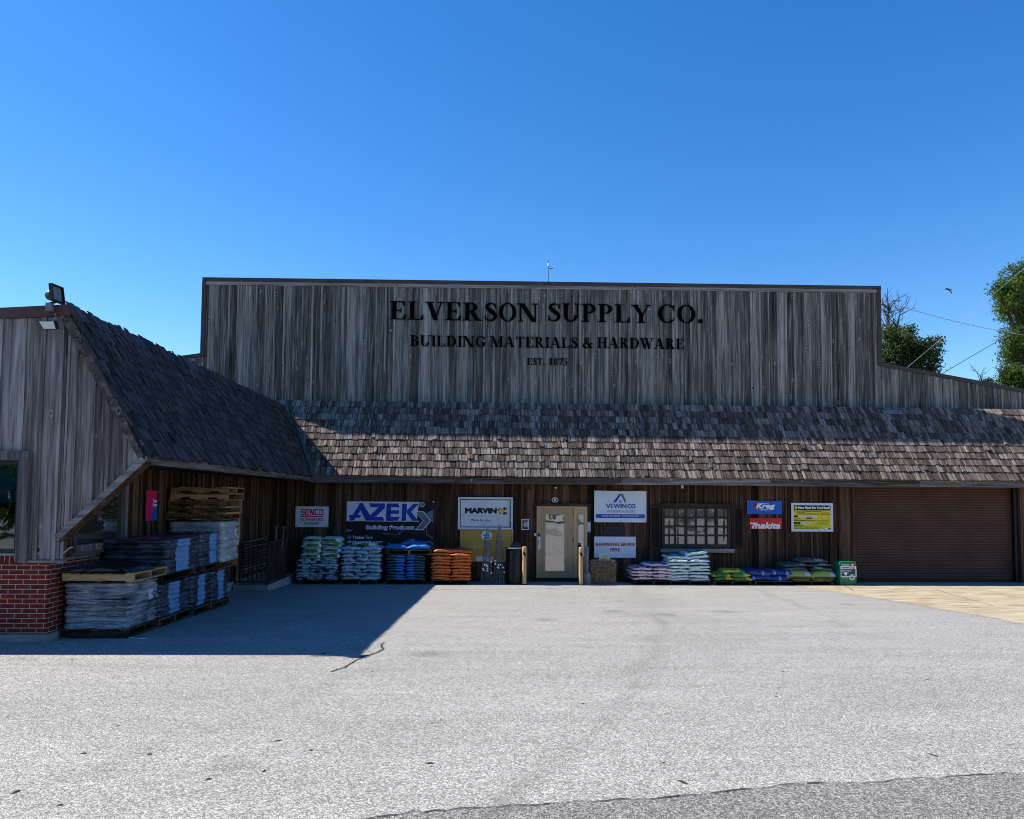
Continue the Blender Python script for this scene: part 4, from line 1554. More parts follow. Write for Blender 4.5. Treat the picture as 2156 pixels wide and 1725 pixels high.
mb.build('flower', 'flower_yellow', s3)
mb = MB()
for k, (an, l_) in enumerate(((2.9, .13), (.85, .14), (.5, .15), (-.5, .17), (-.95, .13), (-2.3, .11), (2.2, .10))):
    d = (math.cos(an), math.sin(an))
    nn_ = (-d[1], d[0])
    y_ = YM + .0006 + .0002 * k
    mb.face([(cx + d[0] * .05, y_, cz + d[1] * .05), (cx + d[0] * l_ * .75 + nn_[0] * .035, y_, cz + d[1] * l_ * .75 + nn_[1] * .035), (cx + d[0] * l_ * 1.15, y_, cz + d[1] * l_ * 1.15), (cx + d[0] * l_ * .75 - nn_[0] * .035, y_, cz + d[1] * l_ * .75 - nn_[1] * .035)])
mb.build('flower_leaves', 'leaf_print', s3)

# gold banner
x0, x1, z0, z1 = rect(Z5, 430, 738, 1085, 1130)
W_, H_ = x1 - x0, z1 - z0
P = lambda u, v: (x0 + W_ * u, z0 + H_ * v)
wv = wavefn(.018, 8.2, 2.2, 1.6)
mb = MB()
panel(mb, x0, x1, z0, z1 - .005, YS - .012, 0, wv, 24, 14)
s4 = tag(mb.build('vinyl_banner', 'gold_vinyl'), 'gold vinyl banner hanging under the framed white sign', 'banner')
mb = MB()
disc(mb, *P(.50, .82), .155, .155, YS - .022)
a, b = P(.31, .015)[0], P(.62, 0)[0]
mb.face([(a, YS - .020, P(0, .015)[1]), (b, YS - .020, P(0, .015)[1]), (b, YS - .020, P(0, .165)[1]), (a, YS - .020, P(0, .165)[1])])
for u in (.012, .985):
    disc(mb, *P(u, .975), .018, .018, YS - .02, 0, 10)
mb.build('white_emblem', 'ink_white', s4)
mb = MB()
for (u0, u1, v0, v1) in ((.425, .56, .815, .85), (.44, .56, .745, .78)):
    a, b = P(u0, v0)
    c_, d_ = P(u1, v1)
    mb.face([(a, YS - .024, b), (c_, YS - .024, b), (c_, YS - .024, d_), (a + .02, YS - .024, d_)])
mb.build('grey_bars', 'ink_grey', s4)
mb = MB()
put_text(mb, 'ACRE', P(.055, 0)[0], P(.215, 0)[0], P(0, .435)[1], P(0, .51)[1], YS - .026, 0, -.005)
put_text(mb, 'BY', P(.27, 0)[0], P(.335, 0)[0], P(0, .435)[1], P(0, .51)[1], YS - .026, 0, -.005)
put_text(mb, 'MO', P(.37, 0)[0], P(.475, 0)[0], P(0, .435)[1], P(0, .51)[1], YS - .026, 0, -.005)
mb.build('pale_lettering', 'gold_ink', s4)

# opening-hours sign
x0, x1, z0, z1 = rect(Z5, 1188, 606, 1280, 738)
mb = MB()
mb.box(x0, x1, YS - .012, YS, z0, z1)
s5 = tag(mb.build('hours_sign', 'ink_white'), 'small white-edged black hours sign beside the tan door', 'sign')
W_, H_ = x1 - x0, z1 - z0
P = lambda u, v: (x0 + W_ * u, z0 + H_ * v)


def bar(mb, u0, u1, v0, v1, y, m=0):
    a, b = P(u0, v0)
    c_, d_ = P(u1, v1)
    mb.face([(a, y, b), (c_, y, b), (c_, y, d_), (a, y, d_)], m)


mb = MB()
bar(mb, .1, .92, .06, .94, YS - .0145)
mb.build('black_field', 'ink_black', s5)
mb = MB()
put_text(mb, 'STORE HOURS', P(.15, 0)[0], P(.87, 0)[0], P(0, .82)[1], P(0, .87)[1], YS - .017)
for k in range(7):
    v = .73 - k * .077
    bar(mb, .28, .55, v - .02, v + .02, YS - .017)
    bar(mb, .62, .9, v - .02, v + .02, YS - .017)
mb.build('white_lettering', 'ink_white', s5)
mb = MB()
for k in range(7):
    v = .73 - k * .077
    bar(mb, .14, .25, v - .02, v + .02, YS - .017)
bar(mb, .14, .56, .15, .19, YS - .017)
bar(mb, .62, .88, .15, .19, YS - .017)
mb.build('red_lettering', 'ink_darkred', s5)

# oval plaque, lamp
c = at(1168, 1052.7, YW)
mb = MB()
mb.prism([(c.x + .098 * math.cos(2 * math.pi * k / 26), c.z + .073 * math.sin(2 * math.pi * k / 26)) for k in range(26)], fW, .06, .07)
s6 = tag(mb.build('oval_plaque', 'ink_black'), 'small oval black and white plaque above the tan door', 'sign')
mb = MB()
ringp(mb, c.x, c.z, .098, .073, .012, YW - .073)
ringp(mb, c.x, c.z - .008, .078, .05, .008, YW - .073)
for (dx, dz, r) in ((-.02, .005, .018), (.012, .012, .014), (.022, -.012, .016), (-.008, -.022, .014)):
    disc(mb, c.x + dx, c.z + dz, r, r * .8, YW - .073, 0, 8)
mb.build('white_emblem', 'ink_white', s6)
c = at(1169, 1029, YW)
mb = MB()
mb.lathe([(.05, 0), (.05, .02), (.03, .025)], (c.x, YW - .10, c.z + .05), 14)
mb.tube([(c.x, YW - .03, c.z + .1), (c.x, YW - .07, c.z + .11), (c.x, YW - .10, c.z + .07)], .012)
s7 = tag(mb.build('porch_lamp', 'black_metal', smooth=False), 'small dark porch lamp under the eave above the oval plaque', 'lamp')
mb = MB()
mb.lathe([(.02, -.055), (.042, -.03), (.046, -.005), (.03, 0)], (c.x, YW - .10, c.z + .05), 14)
mb.build('globe', 'led_face', s7, smooth=True)
c = at(1435, 1025, YW)
mb = MB()
mb.box(c.x - .035, c.x + .035, YW - .09, YW - .05, c.z - .05, c.z + .05)
s8 = tag(mb.build('sensor_box', 'white_metal'), 'tiny white sensor box high on the wall above the shop window', 'sensor')
mb = MB()
mb.lathe([(.018, 0), (.014, .012)], (c.x, YW - .092, c.z - .02), 10)
mb.build('lens', 'dark_grey', s8)

# white house-logo banner
x0, x1, z0, z1 = rect(Z6, 233, 257, 874, 646)
W_, H_ = x1 - x0, z1 - z0
P = lambda u, v: (x0 + W_ * u, z0 + H_ * v)
U6 = lambda x, y: P((x - 233) / 641, (646 - y) / 389)
wv = wavefn(.03, 5.7, 2.4, 2.0)
mb = MB()
panel(mb, x0, x1, z0, z1, YS - .015, 0, wv, 26, 16, .012)
s9 = tag(mb.build('vinyl_banner', 'vinyl_white'), 'creased white banner with a blue roof logo and blue bottom stripe', 'banner')
mb = MB()
YV = YS - .021


def fl6(mb, pts, y, m=0):
    q = [U6(*p_) for p_ in pts]
    mb.face([(a, y + wv(a, b), b) for a, b in q], m)


fl6(mb, [(462, 402), (500, 402), (560, 312), (585, 300), (537, 298)], YV)
for (s_, a, b) in (('VI', 372, 455), ('CO', 640, 738)):
    put_text(mb, s_, U6(a, 0)[0], U6(b, 0)[0], U6(0, 475)[1], U6(0, 418)[1], YV, 0, .05, wave=wv)
fl6(mb, [(253, 547), (400, 547), (400, 594), (253, 594)], YV)
fl6(mb, [(400, 547), (560, 547), (560, 594), (400, 594)], YV)
fl6(mb, [(560, 547), (710, 547), (710, 594), (560, 594)], YV)
fl6(mb, [(710, 547), (854, 547), (854, 594), (710, 594)], YV)
mb.build('blue_lettering', 'ink_blue', s9)
mb = MB()
put_text(mb, 'WIN', U6(470, 0)[0], U6(628, 0)[0], U6(0, 475)[1], U6(0, 418)[1], YV, 0, .05, wave=wv)
fl6(mb, [(560, 308), (586, 300), (625, 402), (607, 402)], YV - .001)
for (a, b) in ((541, 377), (554, 377), (541, 391), (554, 391)):
    fl6(mb, [(a, b), (a + 11, b), (a + 11, b + 12), (a, b + 12)], YV)
mb.build('teal_lettering', 'ink_teal', s9)
mb = MB()
put_text(mb, 'WINDOWS + DOORS', U6(388, 0)[0], U6(728, 0)[0], U6(0, 527)[1], U6(0, 497)[1], YV, 0, .0, space=1.25, wave=wv)
mb.build('grey_lettering', 'ink_grey', s9)
mb = MB()
put_text(mb, 'IMPRESS THE WEATHER | WWW.VIWINCO.COM', U6(330, 0)[0], U6(778, 0)[0], U6(0, 583)[1], U6(0, 560)[1], YV - .004, 0, .01, space=1.15, wave=wv)
mb.build('white_lettering', 'ink_white', s9)
mb = MB()
for a in (245, 553, 862):
    for b in (264, 638):
        disc(mb, *U6(a, b), .013, .013, YS - .05, 0, 10)
mb.build('grommet', 'mid_grey', s9)

# dark blank panel
x0, x1, z0, z1 = rect(Z6, 365, 697, 610, 808)
mb = MB()
mb.box(x0, x1, YW - .085, YW - .05, z0, z1)
s10 = tag(mb.build('blank_panel', 'slate_panel'), 'dark blank panel hanging between the two white banners', 'panel')
mb = MB()
for u in (.28, .80):
    x_ = x0 + (x1 - x0) * u
    mb.tube([(x_, YW - .07, z1 - .01), (x_ + .01, YW - .07, z1 + .06), (x_ - .01, YW - .06, z1 + .09)], .006)
mb.build('hook', 'mid_grey', s10)

# sharpening banner
x0, x1, z0, z1 = rect(Z6, 232, 822, 744, 1081)
W_, H_ = x1 - x0, z1 - z0
P = lambda u, v: (x0 + W_ * u, z0 + H_ * v)
wv = wavefn(.012, 1.3, 1.6, 1.6)
mb = MB()
panel(mb, x0, x1, z0, z1, YS - .012, 0, wv, 18, 10)
s11 = tag(mb.build('vinyl_banner', 'vinyl_white'), 'plain white banner reading SHARPENING SERVICE HERE in dark red', 'banner')
mb = MB()
put_text(mb, 'SHARPENING SERVICE', P(.025, 0)[0], P(.975, 0)[0], P(0, .555)[1], P(0, .715)[1], YS - .017, 0, .03, wave=wv)
put_text(mb, 'HERE', P(.385, 0)[0], P(.615, 0)[0], P(0, .30)[1], P(0, .46)[1], YS - .017, 0, .03, wave=wv)
mb.build('red_lettering', 'ink_darkred', s11)
mb = MB()
for u in (.02, .5, .98):
    for v in (.04, .96):
        disc(mb, *P(u, v), .011, .011, YS - .027, 0, 10)
mb.build('grommet', 'mid_grey', s11)

# blue banner
x0, x1, z0, z1 = rect(Z7, 282, 405, 745, 588)
W_, H_ = x1 - x0, z1 - z0
P = lambda u, v: (x0 + W_ * u, z0 + H_ * v)
wv = wavefn(.014, 2.9, 2.6, 2.6)
mb = MB()
panel(mb, x0, x1, z0, z1, YS - .012, 0, wv, 18, 8, .02)
s12 = tag(mb.build('vinyl_banner', 'sign_blue'), 'small blue banner with slanted white letters above the red sign', 'banner')
mb = MB()
disc(mb, *P(.26, .56), .10, .085, YS - .019)
mb.build('red_oval', 'ink_red', s12)
mb = MB()
ringp(mb, *P(.51, .56), .31, .10, .012, YS - .019)
put_text(mb, 'Kreg', P(.245, 0)[0], P(.80, 0)[0], P(0, .30)[1], P(0, .80)[1], YS - .026, 0, .07, .25, wave=wv)
put_text(mb, 'www.kregtool.com', P(.36, 0)[0], P(.67, 0)[0], P(0, .21)[1], P(0, .27)[1], YS - .026, 0, .01, wave=wv)
mb.build('white_lettering', 'ink_white', s12)

# red sign
x0, x1, z0, z1 = rect(Z7, 319, 641, 740, 784)
W_, H_ = x1 - x0, z1 - z0
P = lambda u, v: (x0 + W_ * u, z0 + H_ * v)
mb = MB()
mb.box(x0, x1, YS - .012, YS, z0, z1)
s13 = tag(mb.build('dealer_sign', 'sign_red'), 'red metal sign with slanted white letters below the blue banner', 'sign')
mb = MB()
put_text(mb, 'makita', P(.06, 0)[0], P(.955, 0)[0], P(0, .02)[1], P(0, .62)[1], YS - .0145, 0, .06, .28)
bar(mb, .0, .24, .46, .58, YS - .0150)
disc(mb, *P(.945, .61), .013, .013, YS - .0145, 0, 10)
mb.build('white_lettering', 'ink_white', s13)

# yellow chart
x0, x1, z0, z1 = rect(Z7, 867, 440, 1420, 818)
W_, H_ = x1 - x0, z1 - z0
P = lambda u, v: (x0 + W_ * u, z0 + H_ * v)
wv = wavefn(.010, 6.3, 2.0, 2.0)
mb = MB()
panel(mb, x0, x1, z0, z1, YS - .012, 0, wv, 18, 12)
s14 = tag(mb.build('vinyl_banner', 'vinyl_white'), 'white-edged yellow chart headed How Much Do You Need?', 'banner')
mb = MB()
a, b = P(.06, .085)
c_, d_ = P(.94, .91)
panel(mb, a, c_, b, d_, YS - .016, 0, wv, 10, 8)
mb.build('yellow_field', 'chart_yellow', s14)
mb = MB()
YQ = YS - .020
a, b = P(.06, .74)
c_, d_ = P(.94, .915)
panel(mb, a, c_, b, d_, YQ, 0, wv, 10, 2)
put_text(mb, 'Concrete & Fast Setting Concrete Mix', P(.062, 0)[0], P(.73, 0)[0], P(0, .685)[1], P(0, .725)[1], YQ, 0, .03)
put_text(mb, 'Sand Mix', P(.062, 0)[0], P(.225, 0)[0], P(0, .42)[1], P(0, .46)[1], YQ, 0, .03)
put_text(mb, 'Mortar Mixes', P(.062, 0)[0], P(.29, 0)[0], P(0, .19)[1], P(0, .23)[1], YQ, 0, .03)
put_text(mb, 'Type N Regular Strength & Type S High Strength', P(.062, 0)[0], P(.73, 0)[0], P(0, .14)[1], P(0, .175)[1], YQ, 0, .02)
for (u0, u1, v0, v1) in ((.062, .66, .60, .625), (.70, .94, .60, .622), (.062, .57, .365, .388), (.60, .90, .365, .385), (.062, .15, .49, .565), (.062, .135, .25, .325), (.145, .215, .25, .325), (.062, .33, .655, .668), (.72, .9, .645, .66), (.78, .93, .075, .13)):
    bar(mb, u0, u1, v0, v1, YQ)
for k in range(4):
    bar(mb, .062, .75, .085 + k * .0125, .089 + k * .0125, YQ)
    bar(mb, .61, .87, .25 + k * .022, .256 + k * .022, YQ)
mb.build('black_lettering', 'ink_black', s14)
mb = MB()
put_text(mb, 'How Much Do You Need?', P(.165, 0)[0], P(.925, 0)[0], P(0, .785)[1], P(0, .885)[1], YQ - .004, 0, .07)
for r0, n, m_ in ((.49, 4, 9), (.25, 4, 6)):
    for j in range(n):
        for k in range(m_):
            bar(mb, .19 + k * .05, .222 + k * .05, r0 + j * .022, r0 + .012 + j * .022, YQ)
bar(mb, .79, .88, .08, .12, YQ - .004)
mb.build('white_lettering', 'ink_white', s14)
mb = MB()
cx, cz = P(.11, .83)
mb.face([(cx - .055, YQ - .004, cz), (cx, YQ - .004, cz - .06), (cx + .055, YQ - .004, cz), (cx, YQ - .004, cz + .06)])
mb.build('diamond', 'chart_yellow', s14)
mb = MB()
bar(mb, .355, .49, .435, .49, YQ - .001)
mb.build('green_tab', 'peat_dark', s14)

# thermometer, door bell box
x0, x1, z0, z1 = rect(Z5, 1997, 632, 2034, 773)
mb = MB()
mb.box(x0, x1, YW - .10, YW - .086, z0 + .02, z1 - .02)
s15 = tag(mb.build('wall_thermometer', 'white_sign'), 'tall narrow white wall thermometer beside the side light of the tan door', 'thermometer')
mb = MB()
xm_ = (x0 + x1) / 2
mb.box(xm_ - .028, xm_ + .028, YW - .105, YW - .1, z0, z0 + .05)
mb.box(xm_ - .028, xm_ + .028, YW - .105, YW - .1, z1 - .05, z1)
mb.build('bracket', 'mid_grey', s15)
mb = MB()
mb.box(xm_ - .008, xm_ + .008, YW - .106, YW - .1005, z0 + .07, z1 - .07)
mb.build('tube', 'dark_grey', s15)
x0, x1, z0, z1 = rect(Z5, 1343, 781, 1367, 813)
mb = MB()
mb.box(x0, x1, YW - .115, YW - .087, z0, z1)
s16 = tag(mb.build('bell_box', 'white_metal'), 'tiny white bell box on the dark jamb beside the door keypad', 'bell')
mb = MB()
mb.lathe([(.014, 0), (.014, .006)], ((x0 + x1) / 2, YW - .12, (z0 + z1) / 2 - .003), 10)
mb.build('button', 'mid_grey', s16)

# poster on the wing side wall
ya, yb_ = 14.03, 14.50
za, zb_ = at(330, 1097, 14.2).z, at(330, 1033, 14.2).z
mb = MB()
xq = XS + .062
mb.box(xq, xq + .012, ya, yb_, za, zb_)
s17 = tag(mb.build('poster_board', 'magenta_print'), 'magenta and blue poster board on the wing side wall beside the pallets', 'poster')
mb = MB()
yl = lambda u: ya + (yb_ - ya) * u
zl = lambda v: za + (zb_ - za) * v
mb.face([(xq + .0145, yl(.4), zl(0)), (xq + .0145, yl(1), zl(0)), (xq + .0145, yl(1), zl(.48)), (xq + .0145, yl(.7), zl(.48))])
mb.build('blue_print', 'ink_blue', s17)
mb = MB()
for s_, v0, v1 in (('Your', .60, .72), ('Same', .47, .58)):
    vs, fs = text2d(s_, .03)
    ax, bx = min(v[0] for v in vs), max(v[0] for v in vs)
    az, bz = min(v[1] for v in vs), max(v[1] for v in vs)
    mb.idx([(xq + .018, yl(.56 + .42 * (u - ax) / (bx - ax)), zl(v0 + (v1 - v0) * (v - az) / (bz - az))) for u, v in vs], fs)
mb.build('white_lettering', 'ink_white', s17)

# ------------------------------------------------------------------ floodlights on the wing corner
Z1 = lambda x, y, Y=YP: at((x / 2.156) / 1.9, (1100 + y / 2.156) / 1.9, Y)
a, b = Z1(444, 330), Z1(496, 264)
yb0 = YP - .13
t1 = thing('floodlight', 'round dark floodlight tilted up on a white box above the wing roof edge', 'floodlight', ((a.x + b.x) / 2, yb0, a.z))
mb = MB()
mb.box(a.x, b.x, yb0 - .03, yb0 + .05, a.z, b.z)
mb.build('junction_box', 'mid_grey', t1)
c = Z1(478, 225, yb0)
mb = MB()
mb.tube([((a.x + b.x) / 2, yb0, b.z), (c.x, yb0, c.z - .02), (c.x, yb0, c.z + .03)], [.016, .02, .028], 8)
mb.build('swivel', 'black_metal', t1)
c = Z1(478, 168, yb0)
ax_ = Vector((.975, -.14, .16)).normalized()
s_ = ax_.cross(Vector((0, 0, 1))).normalized()
u_ = s_.cross(ax_)
mb = MB()
rings = [(-.13, .035), (-.12, .06), (-.06, .08), (0, .085)]
vs = []
for d, r in rings:
    for k in range(16):
        an = 2 * math.pi * k / 16
        vs.append(c + ax_ * d + (s_ * math.cos(an) + u_ * math.sin(an)) * r)
mb.idx(vs, [(i * 16 + k, i * 16 + (k + 1) % 16, (i + 1) * 16 + (k + 1) % 16, (i + 1) * 16 + k) for i in range(3) for k in range(16)] + [tuple(range(15, -1, -1)), tuple(range(48, 64))])
mb.build('housing', 'lamp_green', t1, smooth=False)
mb = MB()
hood = .125
for (p0, p1, p2, p3) in (((-1, -1), (1, -1), (1, -.84), (-1, -.84)), ((-1, .84), (1, .84), (1, 1), (-1, 1)), ((-1, -.84), (-.84, -.84), (-.84, .84), (-1, .84)), ((.84, -.84), (1, -.84), (1, .84), (.84, .84))):
    q = [c + s_ * hood * pp[0] + u_ * hood * pp[1] for pp in (p0, p1, p2, p3)]
    mb.hexa([w_ + ax_ * .0 for w_ in q], [w_ + ax_ * .05 for w_ in q])
mb.build('lamp_bezel', 'black_metal', t1)
mb = MB()
q = [c + s_ * hood * pp[0] + u_ * hood * pp[1] + ax_ * .02 for pp in ((-.83, -.83), (.83, -.83), (.83, .83), (-.83, .83))]
mb.face(q)
mb.build('lens', 'mid_grey', t1)
# LED lamp below the fascia
p1, p2, p3, p4 = [Z1(x_, y_, YP - .22) for x_, y_ in ((322, 396), (470, 396), (494, 473), (370, 473))]
back = Vector((0, .16, .05))
t2 = thing('floodlight', 'flat square LED floodlight with pale lens under the wing fascia', 'floodlight', ((p1.x + p2.x) / 2, YP - .1, p3.z))
mb = MB()
mb.hexa([p4, p3, p2, p1], [p4 + Vector((0, .05, .03)), p3 + Vector((0, .05, .03)), p2 + Vector((0, .05, .01)), p1 + Vector((0, .05, .01))])
mb.build('housing', 'black_metal', t2)
ce = (p1 + p2 + p3 + p4) / 4
mb = MB()
nn = (p2 - p1).cross(p4 - p1).normalized()
if nn.y > 0:
    nn = -nn
mb.face([ce + (q - ce) * .84 + nn * .004 for q in (p1, p2, p3, p4)])
mb.build('lens', 'led_face', t2)
mb = MB()
cb = Z1(478, 330, YP - .09)
mb.tube([cb, cb + Vector((.01, 0, -.1)), (p2 + p3) / 2 + Vector((-.06, .06, .05))], .011)
mb.build('conduit', 'mid_grey', t2)
mb = MB()
mb.tube([ce + Vector((0, .04, .02)), ce + Vector((0, .13, .06)), ce + Vector((0, .18, .08))], .016)
mb.build('bracket', 'black_metal', t2)

# ------------------------------------------------------------------ mast, bird, cables
c0, c1 = at(1155, 612, YF + 4), at(1155, 549, YF + 4)
t3 = thing('roof_antenna', 'thin roof antenna with a small white sensor above the parapet', 'antenna', c0)
mb = MB()
mb.tube([c0 + Vector((0, 0, -.8)), c1], .009)
mb.build('mast', 'dark_grey', t3)
c = at(1155, 558, YF + 4)
mb = MB()
mb.lathe([(.02, -.06), (.036, -.045), (.036, .045), (.02, .06)], c, 10)
mb.build('sensor_head', 'white_metal', t3)
c = at(1156, 565, YF + 4)
mb = MB()
mb.tube([c, c + Vector((.16, 0, -.02))], .012)
mb.build('side_arm', 'dark_grey', t3)

c = at(1995, 610, 30)
mb = MB()


def P3(x_, y_, z_):
    return c + Vector((x_, y_, z_)) * 1.15


mb.idx([P3(-.10, 0, .02), P3(-.07, .03, .04), P3(-.07, -.03, .04), P3(0, .04, .03), P3(0, -.04, .03), P3(0, 0, -.02), P3(.09, .0, .02), P3(.16, .04, .0), P3(.16, -.04, .0)],
       [(0, 1, 2), (1, 3, 4, 2), (0, 5, 1), (0, 2, 5), (1, 5, 3), (2, 4, 5), (3, 6, 4), (3, 5, 6), (4, 6, 5), (6, 7, 8)])
mb.idx([P3(-.04, -.03, .03), P3(.05, -.03, .03), P3(.02, -.2, -.14), P3(-.02, -.3, -.26)], [(0, 1, 2), (0, 2, 3)])
mb.idx([P3(-.04, .03, .03), P3(.05, .03, .03), P3(.16, .2, .06), P3(.26, .3, .04)], [(0, 1, 2), (0, 2, 3)])
tag(mb.build('bird', 'bird_dark'), 'small dark bird flying in the blue sky above the trees', 'bird')


def cable(name, label, pts, r, mat_, sag=0.0, twist=False):
    P_ = [at(*q) for q in pts]
    out = []
    n_ = 40
    for i in range(n_ + 1):
        f = i / n_
        q = P_[0].lerp(P_[-1], f)
        q.z -= sag * 4 * f * (1 - f)
        out.append(q)
    mb = MB()
    mb.tube(out, r, 6)
    if twist:
        out2 = []
        for i in range(241):
            f = i / 240
            q = P_[0].lerp(P_[-1], f)
            q.z -= sag * 4 * f * (1 - f)
            out2.append(q + Vector((0, math.cos(i * .9), math.sin(i * .9))) * r * 2.2)
        mb.tube(out2, r * .8, 5)
    return tag(mb.build(name, mat_), label, 'cable')


cable('utility_cable', 'pale twisted cable sagging from the false front to the tallest tree', [(1840, 628, 25.5), (2330, 716, 38)], .007, 'cable_grey', .45, True)
cable('utility_cable', 'straight pale cable rising steeply from the low parapet past the small tree', [(1908, 776, 24.2), (2300, 443, 30)], .005, 'cable_grey')
cable('utility_cable', 'dark cable rising gently from the low parapet behind the large tree', [(1980, 789, 24.2), (2300, 602, 34)], .010, 'cable_dark')


# ------------------------------------------------------------------ trees
def crown(mb, blobs, count, size, m=0, dens=1.0):
    tot = sum(b[3] ** 2 for b in blobs)
    for (x_, y_, z_, r) in blobs:
        nclump = max(4, int(count * r * r / tot / 14))
        nclump = int(nclump * dens)
        for _ in range(nclump):
            d = Vector((rnd.gauss(0, 1), rnd.gauss(0, 1), rnd.gauss(0, 1))).normalized()
            rr = r * (.30 + .85 * rnd.random() ** .8)
            cc = Vector((x_, y_, z_)) + Vector((d.x * rr, d.y * rr, d.z * rr * .85))
            ct = rnd.random()
            for _ in range(14):
                p_ = cc + Vector((rnd.gauss(0, 1), rnd.gauss(0, 1), rnd.gauss(0, .8))) * size * 1.15
                nrm = Vector((rnd.gauss(0, 1), rnd.gauss(0, 1), rnd.gauss(0, 1) + .6)).normalized()
                a = nrm.orthogonal().normalized()
                a = Matrix.Rotation(rnd.uniform(0, 6.28), 3, nrm) @ a
                b_ = nrm.cross(a)
                s_ = size * rnd.uniform(.6, 1.25)
                mb.face([p_ - a * s_ * .5, p_ + b_ * s_ * .3, p_ + a * s_ * .55, p_ - b_ * s_ * .3], m, min(1, max(0, ct * .7 + rnd.random() * .4)))


def tree(name, label, base, blobs, count, size, leaf, trunk_r=.3, bare=(), group='trees behind the shop', dens=1.0):
    t = thing(name, label, 'tree', base, group)
    mb = MB()
    crown(mb, blobs, count, size, 0, dens)
    mb.build('crown', leaf, t)
    mb = MB()
    b0 = Vector(base)
    zc = sum(b[2] for b in blobs) / len(blobs)
    top = Vector((sum(b[0] for b in blobs) / len(blobs), sum(b[1] for b in blobs) / len(blobs), zc))
    mid_ = b0.lerp(top, .5) + Vector((.15, 0, 0))
    mb.tube([b0, mid_, top], [trunk_r, trunk_r * .7, trunk_r * .35], 10)
    for (x_, y_, z_, r) in blobs:
        q = Vector((x_, y_, z_))
        st = b0.lerp(top, min(.95, max(.35, .45 + .4 * rnd.random())))
        m_ = st.lerp(q, .5) + Vector((rnd.uniform(-.2, .2), rnd.uniform(-.2, .2), .15 * r))
        mb.tube([st, m_, q], [trunk_r * .4, trunk_r * .22, trunk_r * .07], 7)
        for _ in range(5):
            e = q + Vector((rnd.gauss(0, .5), rnd.gauss(0, .5), rnd.gauss(0, .45))) * r
            mb.tube([m_.lerp(q, .6), q.lerp(e, .5) + Vector((0, 0, .1)), e], [trunk_r * .14, trunk_r * .09, .012], 5)
    for (p0, p1, n_) in bare:
        p0, p1 = Vector(p0), Vector(p1)
        mb.tube([b0.lerp(top, .8), p0.lerp(p1, .4) + Vector((.1, 0, 0)), p1], [.08, .05, .012], 6)
        for _ in range(n_):
            s0 = p0.lerp(p1, rnd.uniform(.2, .95))
            e = s0 + Vector((rnd.uniform(-.7, .9), rnd.uniform(-.5, .5), rnd.uniform(.2, 1.1)))
            mm = s0.lerp(e, .5) + Vector((rnd.uniform(-.12, .12), 0, rnd.uniform(-.05, .15)))
            mb.tube([s0, mm, e], [.022, .016, .007], 4)
            for _ in range(3):
                s1_ = s0.lerp(e, rnd.uniform(.3, .9))
                mb.tube([s1_, s1_ + Vector((rnd.uniform(-.35, .35), rnd.uniform(-.2, .2), rnd.uniform(.05, .45)))], [.012, .005], 4)
    mb.build('trunk', 'bark', t)
    return t


YT1 = 42.0


def blob(px, py, rpx, Y, dy=0.0):
    q = at(px, py, Y + dy)
    return (q.x, q.y, q.z, rpx * Y / 1600)


bl = [blob(2150, 580, 34, YT1), blob(2122, 612, 30, YT1, -.5), blob(2104, 612, 17, YT1, -.3), blob(2140, 645, 40, YT1, .5), blob(2118, 640, 22, YT1, -.6),
      blob(2160, 690, 40, YT1, .3), blob(2136, 716, 30, YT1, -.5), blob(2126, 748, 24, YT1, .2), blob(2160, 750, 36, YT1), blob(2200, 600, 60, YT1, 1), blob(2215, 700, 60, YT1, .8), blob(2200, 800, 50, YT1, 1)]
tb = at(2215, 1000, YT1)
tree('leafy_tree', 'tallest leafy tree, its dense crown standing apart beyond the low parapet', (tb.x, YT1, 0), bl, 30000, .135, 'leaf_oak', .38, dens=1.15)
YT2 = 34.0
bl = [blob(1872, 742, 42, YT2), blob(1905, 715, 30, YT2, -.3), blob(1925, 745, 36, YT2, .3), blob(1948, 738, 26, YT2, -.4), blob(1966, 722, 17, YT2), blob(1975, 742, 9, YT2), blob(1912, 772, 34, YT2), blob(1950, 772, 25, YT2, .4), blob(1966, 780, 14, YT2, -.2), blob(1880, 700, 22, YT2, .4), blob(1850, 770, 40, YT2, .4), blob(1917, 694, 10, YT2), blob(1868, 700, 20, YT2, -.5), blob(1896, 728, 26, YT2, -.6), blob(1972, 760, 10, YT2)]
tb = at(1890, 1000, YT2)
q0, q1 = at(1862, 720, YT2), at(1872, 640, YT2)
q2, q3 = at(1876, 715, YT2), at(1896, 655, YT2)
tree('leafy_tree', 'spreading tree with bare dead twigs at its top behind the low parapet', (tb.x, YT2, 0), bl, 19000, .115, 'leaf_maple', .28, bare=((q0, q1, 22), (q2, q3, 8)), dens=.75)
YT3 = 38.0
bl = [blob(2126, 784, 20, YT3), blob(2146, 795, 24, YT3, -.3), blob(2112, 796, 12, YT3, .2), blob(2150, 815, 26, YT3), blob(2122, 812, 20, YT3), blob(2175, 800, 30, YT3)]
tb = at(2150, 1000, YT3)
tree('leafy_tree', 'small rounded dark tree directly below the crown of the tallest tree', (tb.x, YT3, 0), bl, 9000, .12, 'leaf_oak', .2)
YT4 = 44.0
bl = [blob(2076, 806, 5, YT4), blob(2083, 803, 5, YT4), blob(2070, 808, 5, YT4), blob(2090, 806, 3, YT4)]
tb = at(2076, 1000, YT4)
q0, q1 = at(2064, 810, YT4), at(2063, 790, YT4)
tree('leafy_tree', 'sparse treetop with thin twigs just showing over the low parapet', (tb.x, YT4, 0), bl, 700, .11, 'leaf_maple', .12, bare=((q0, q1, 5),))
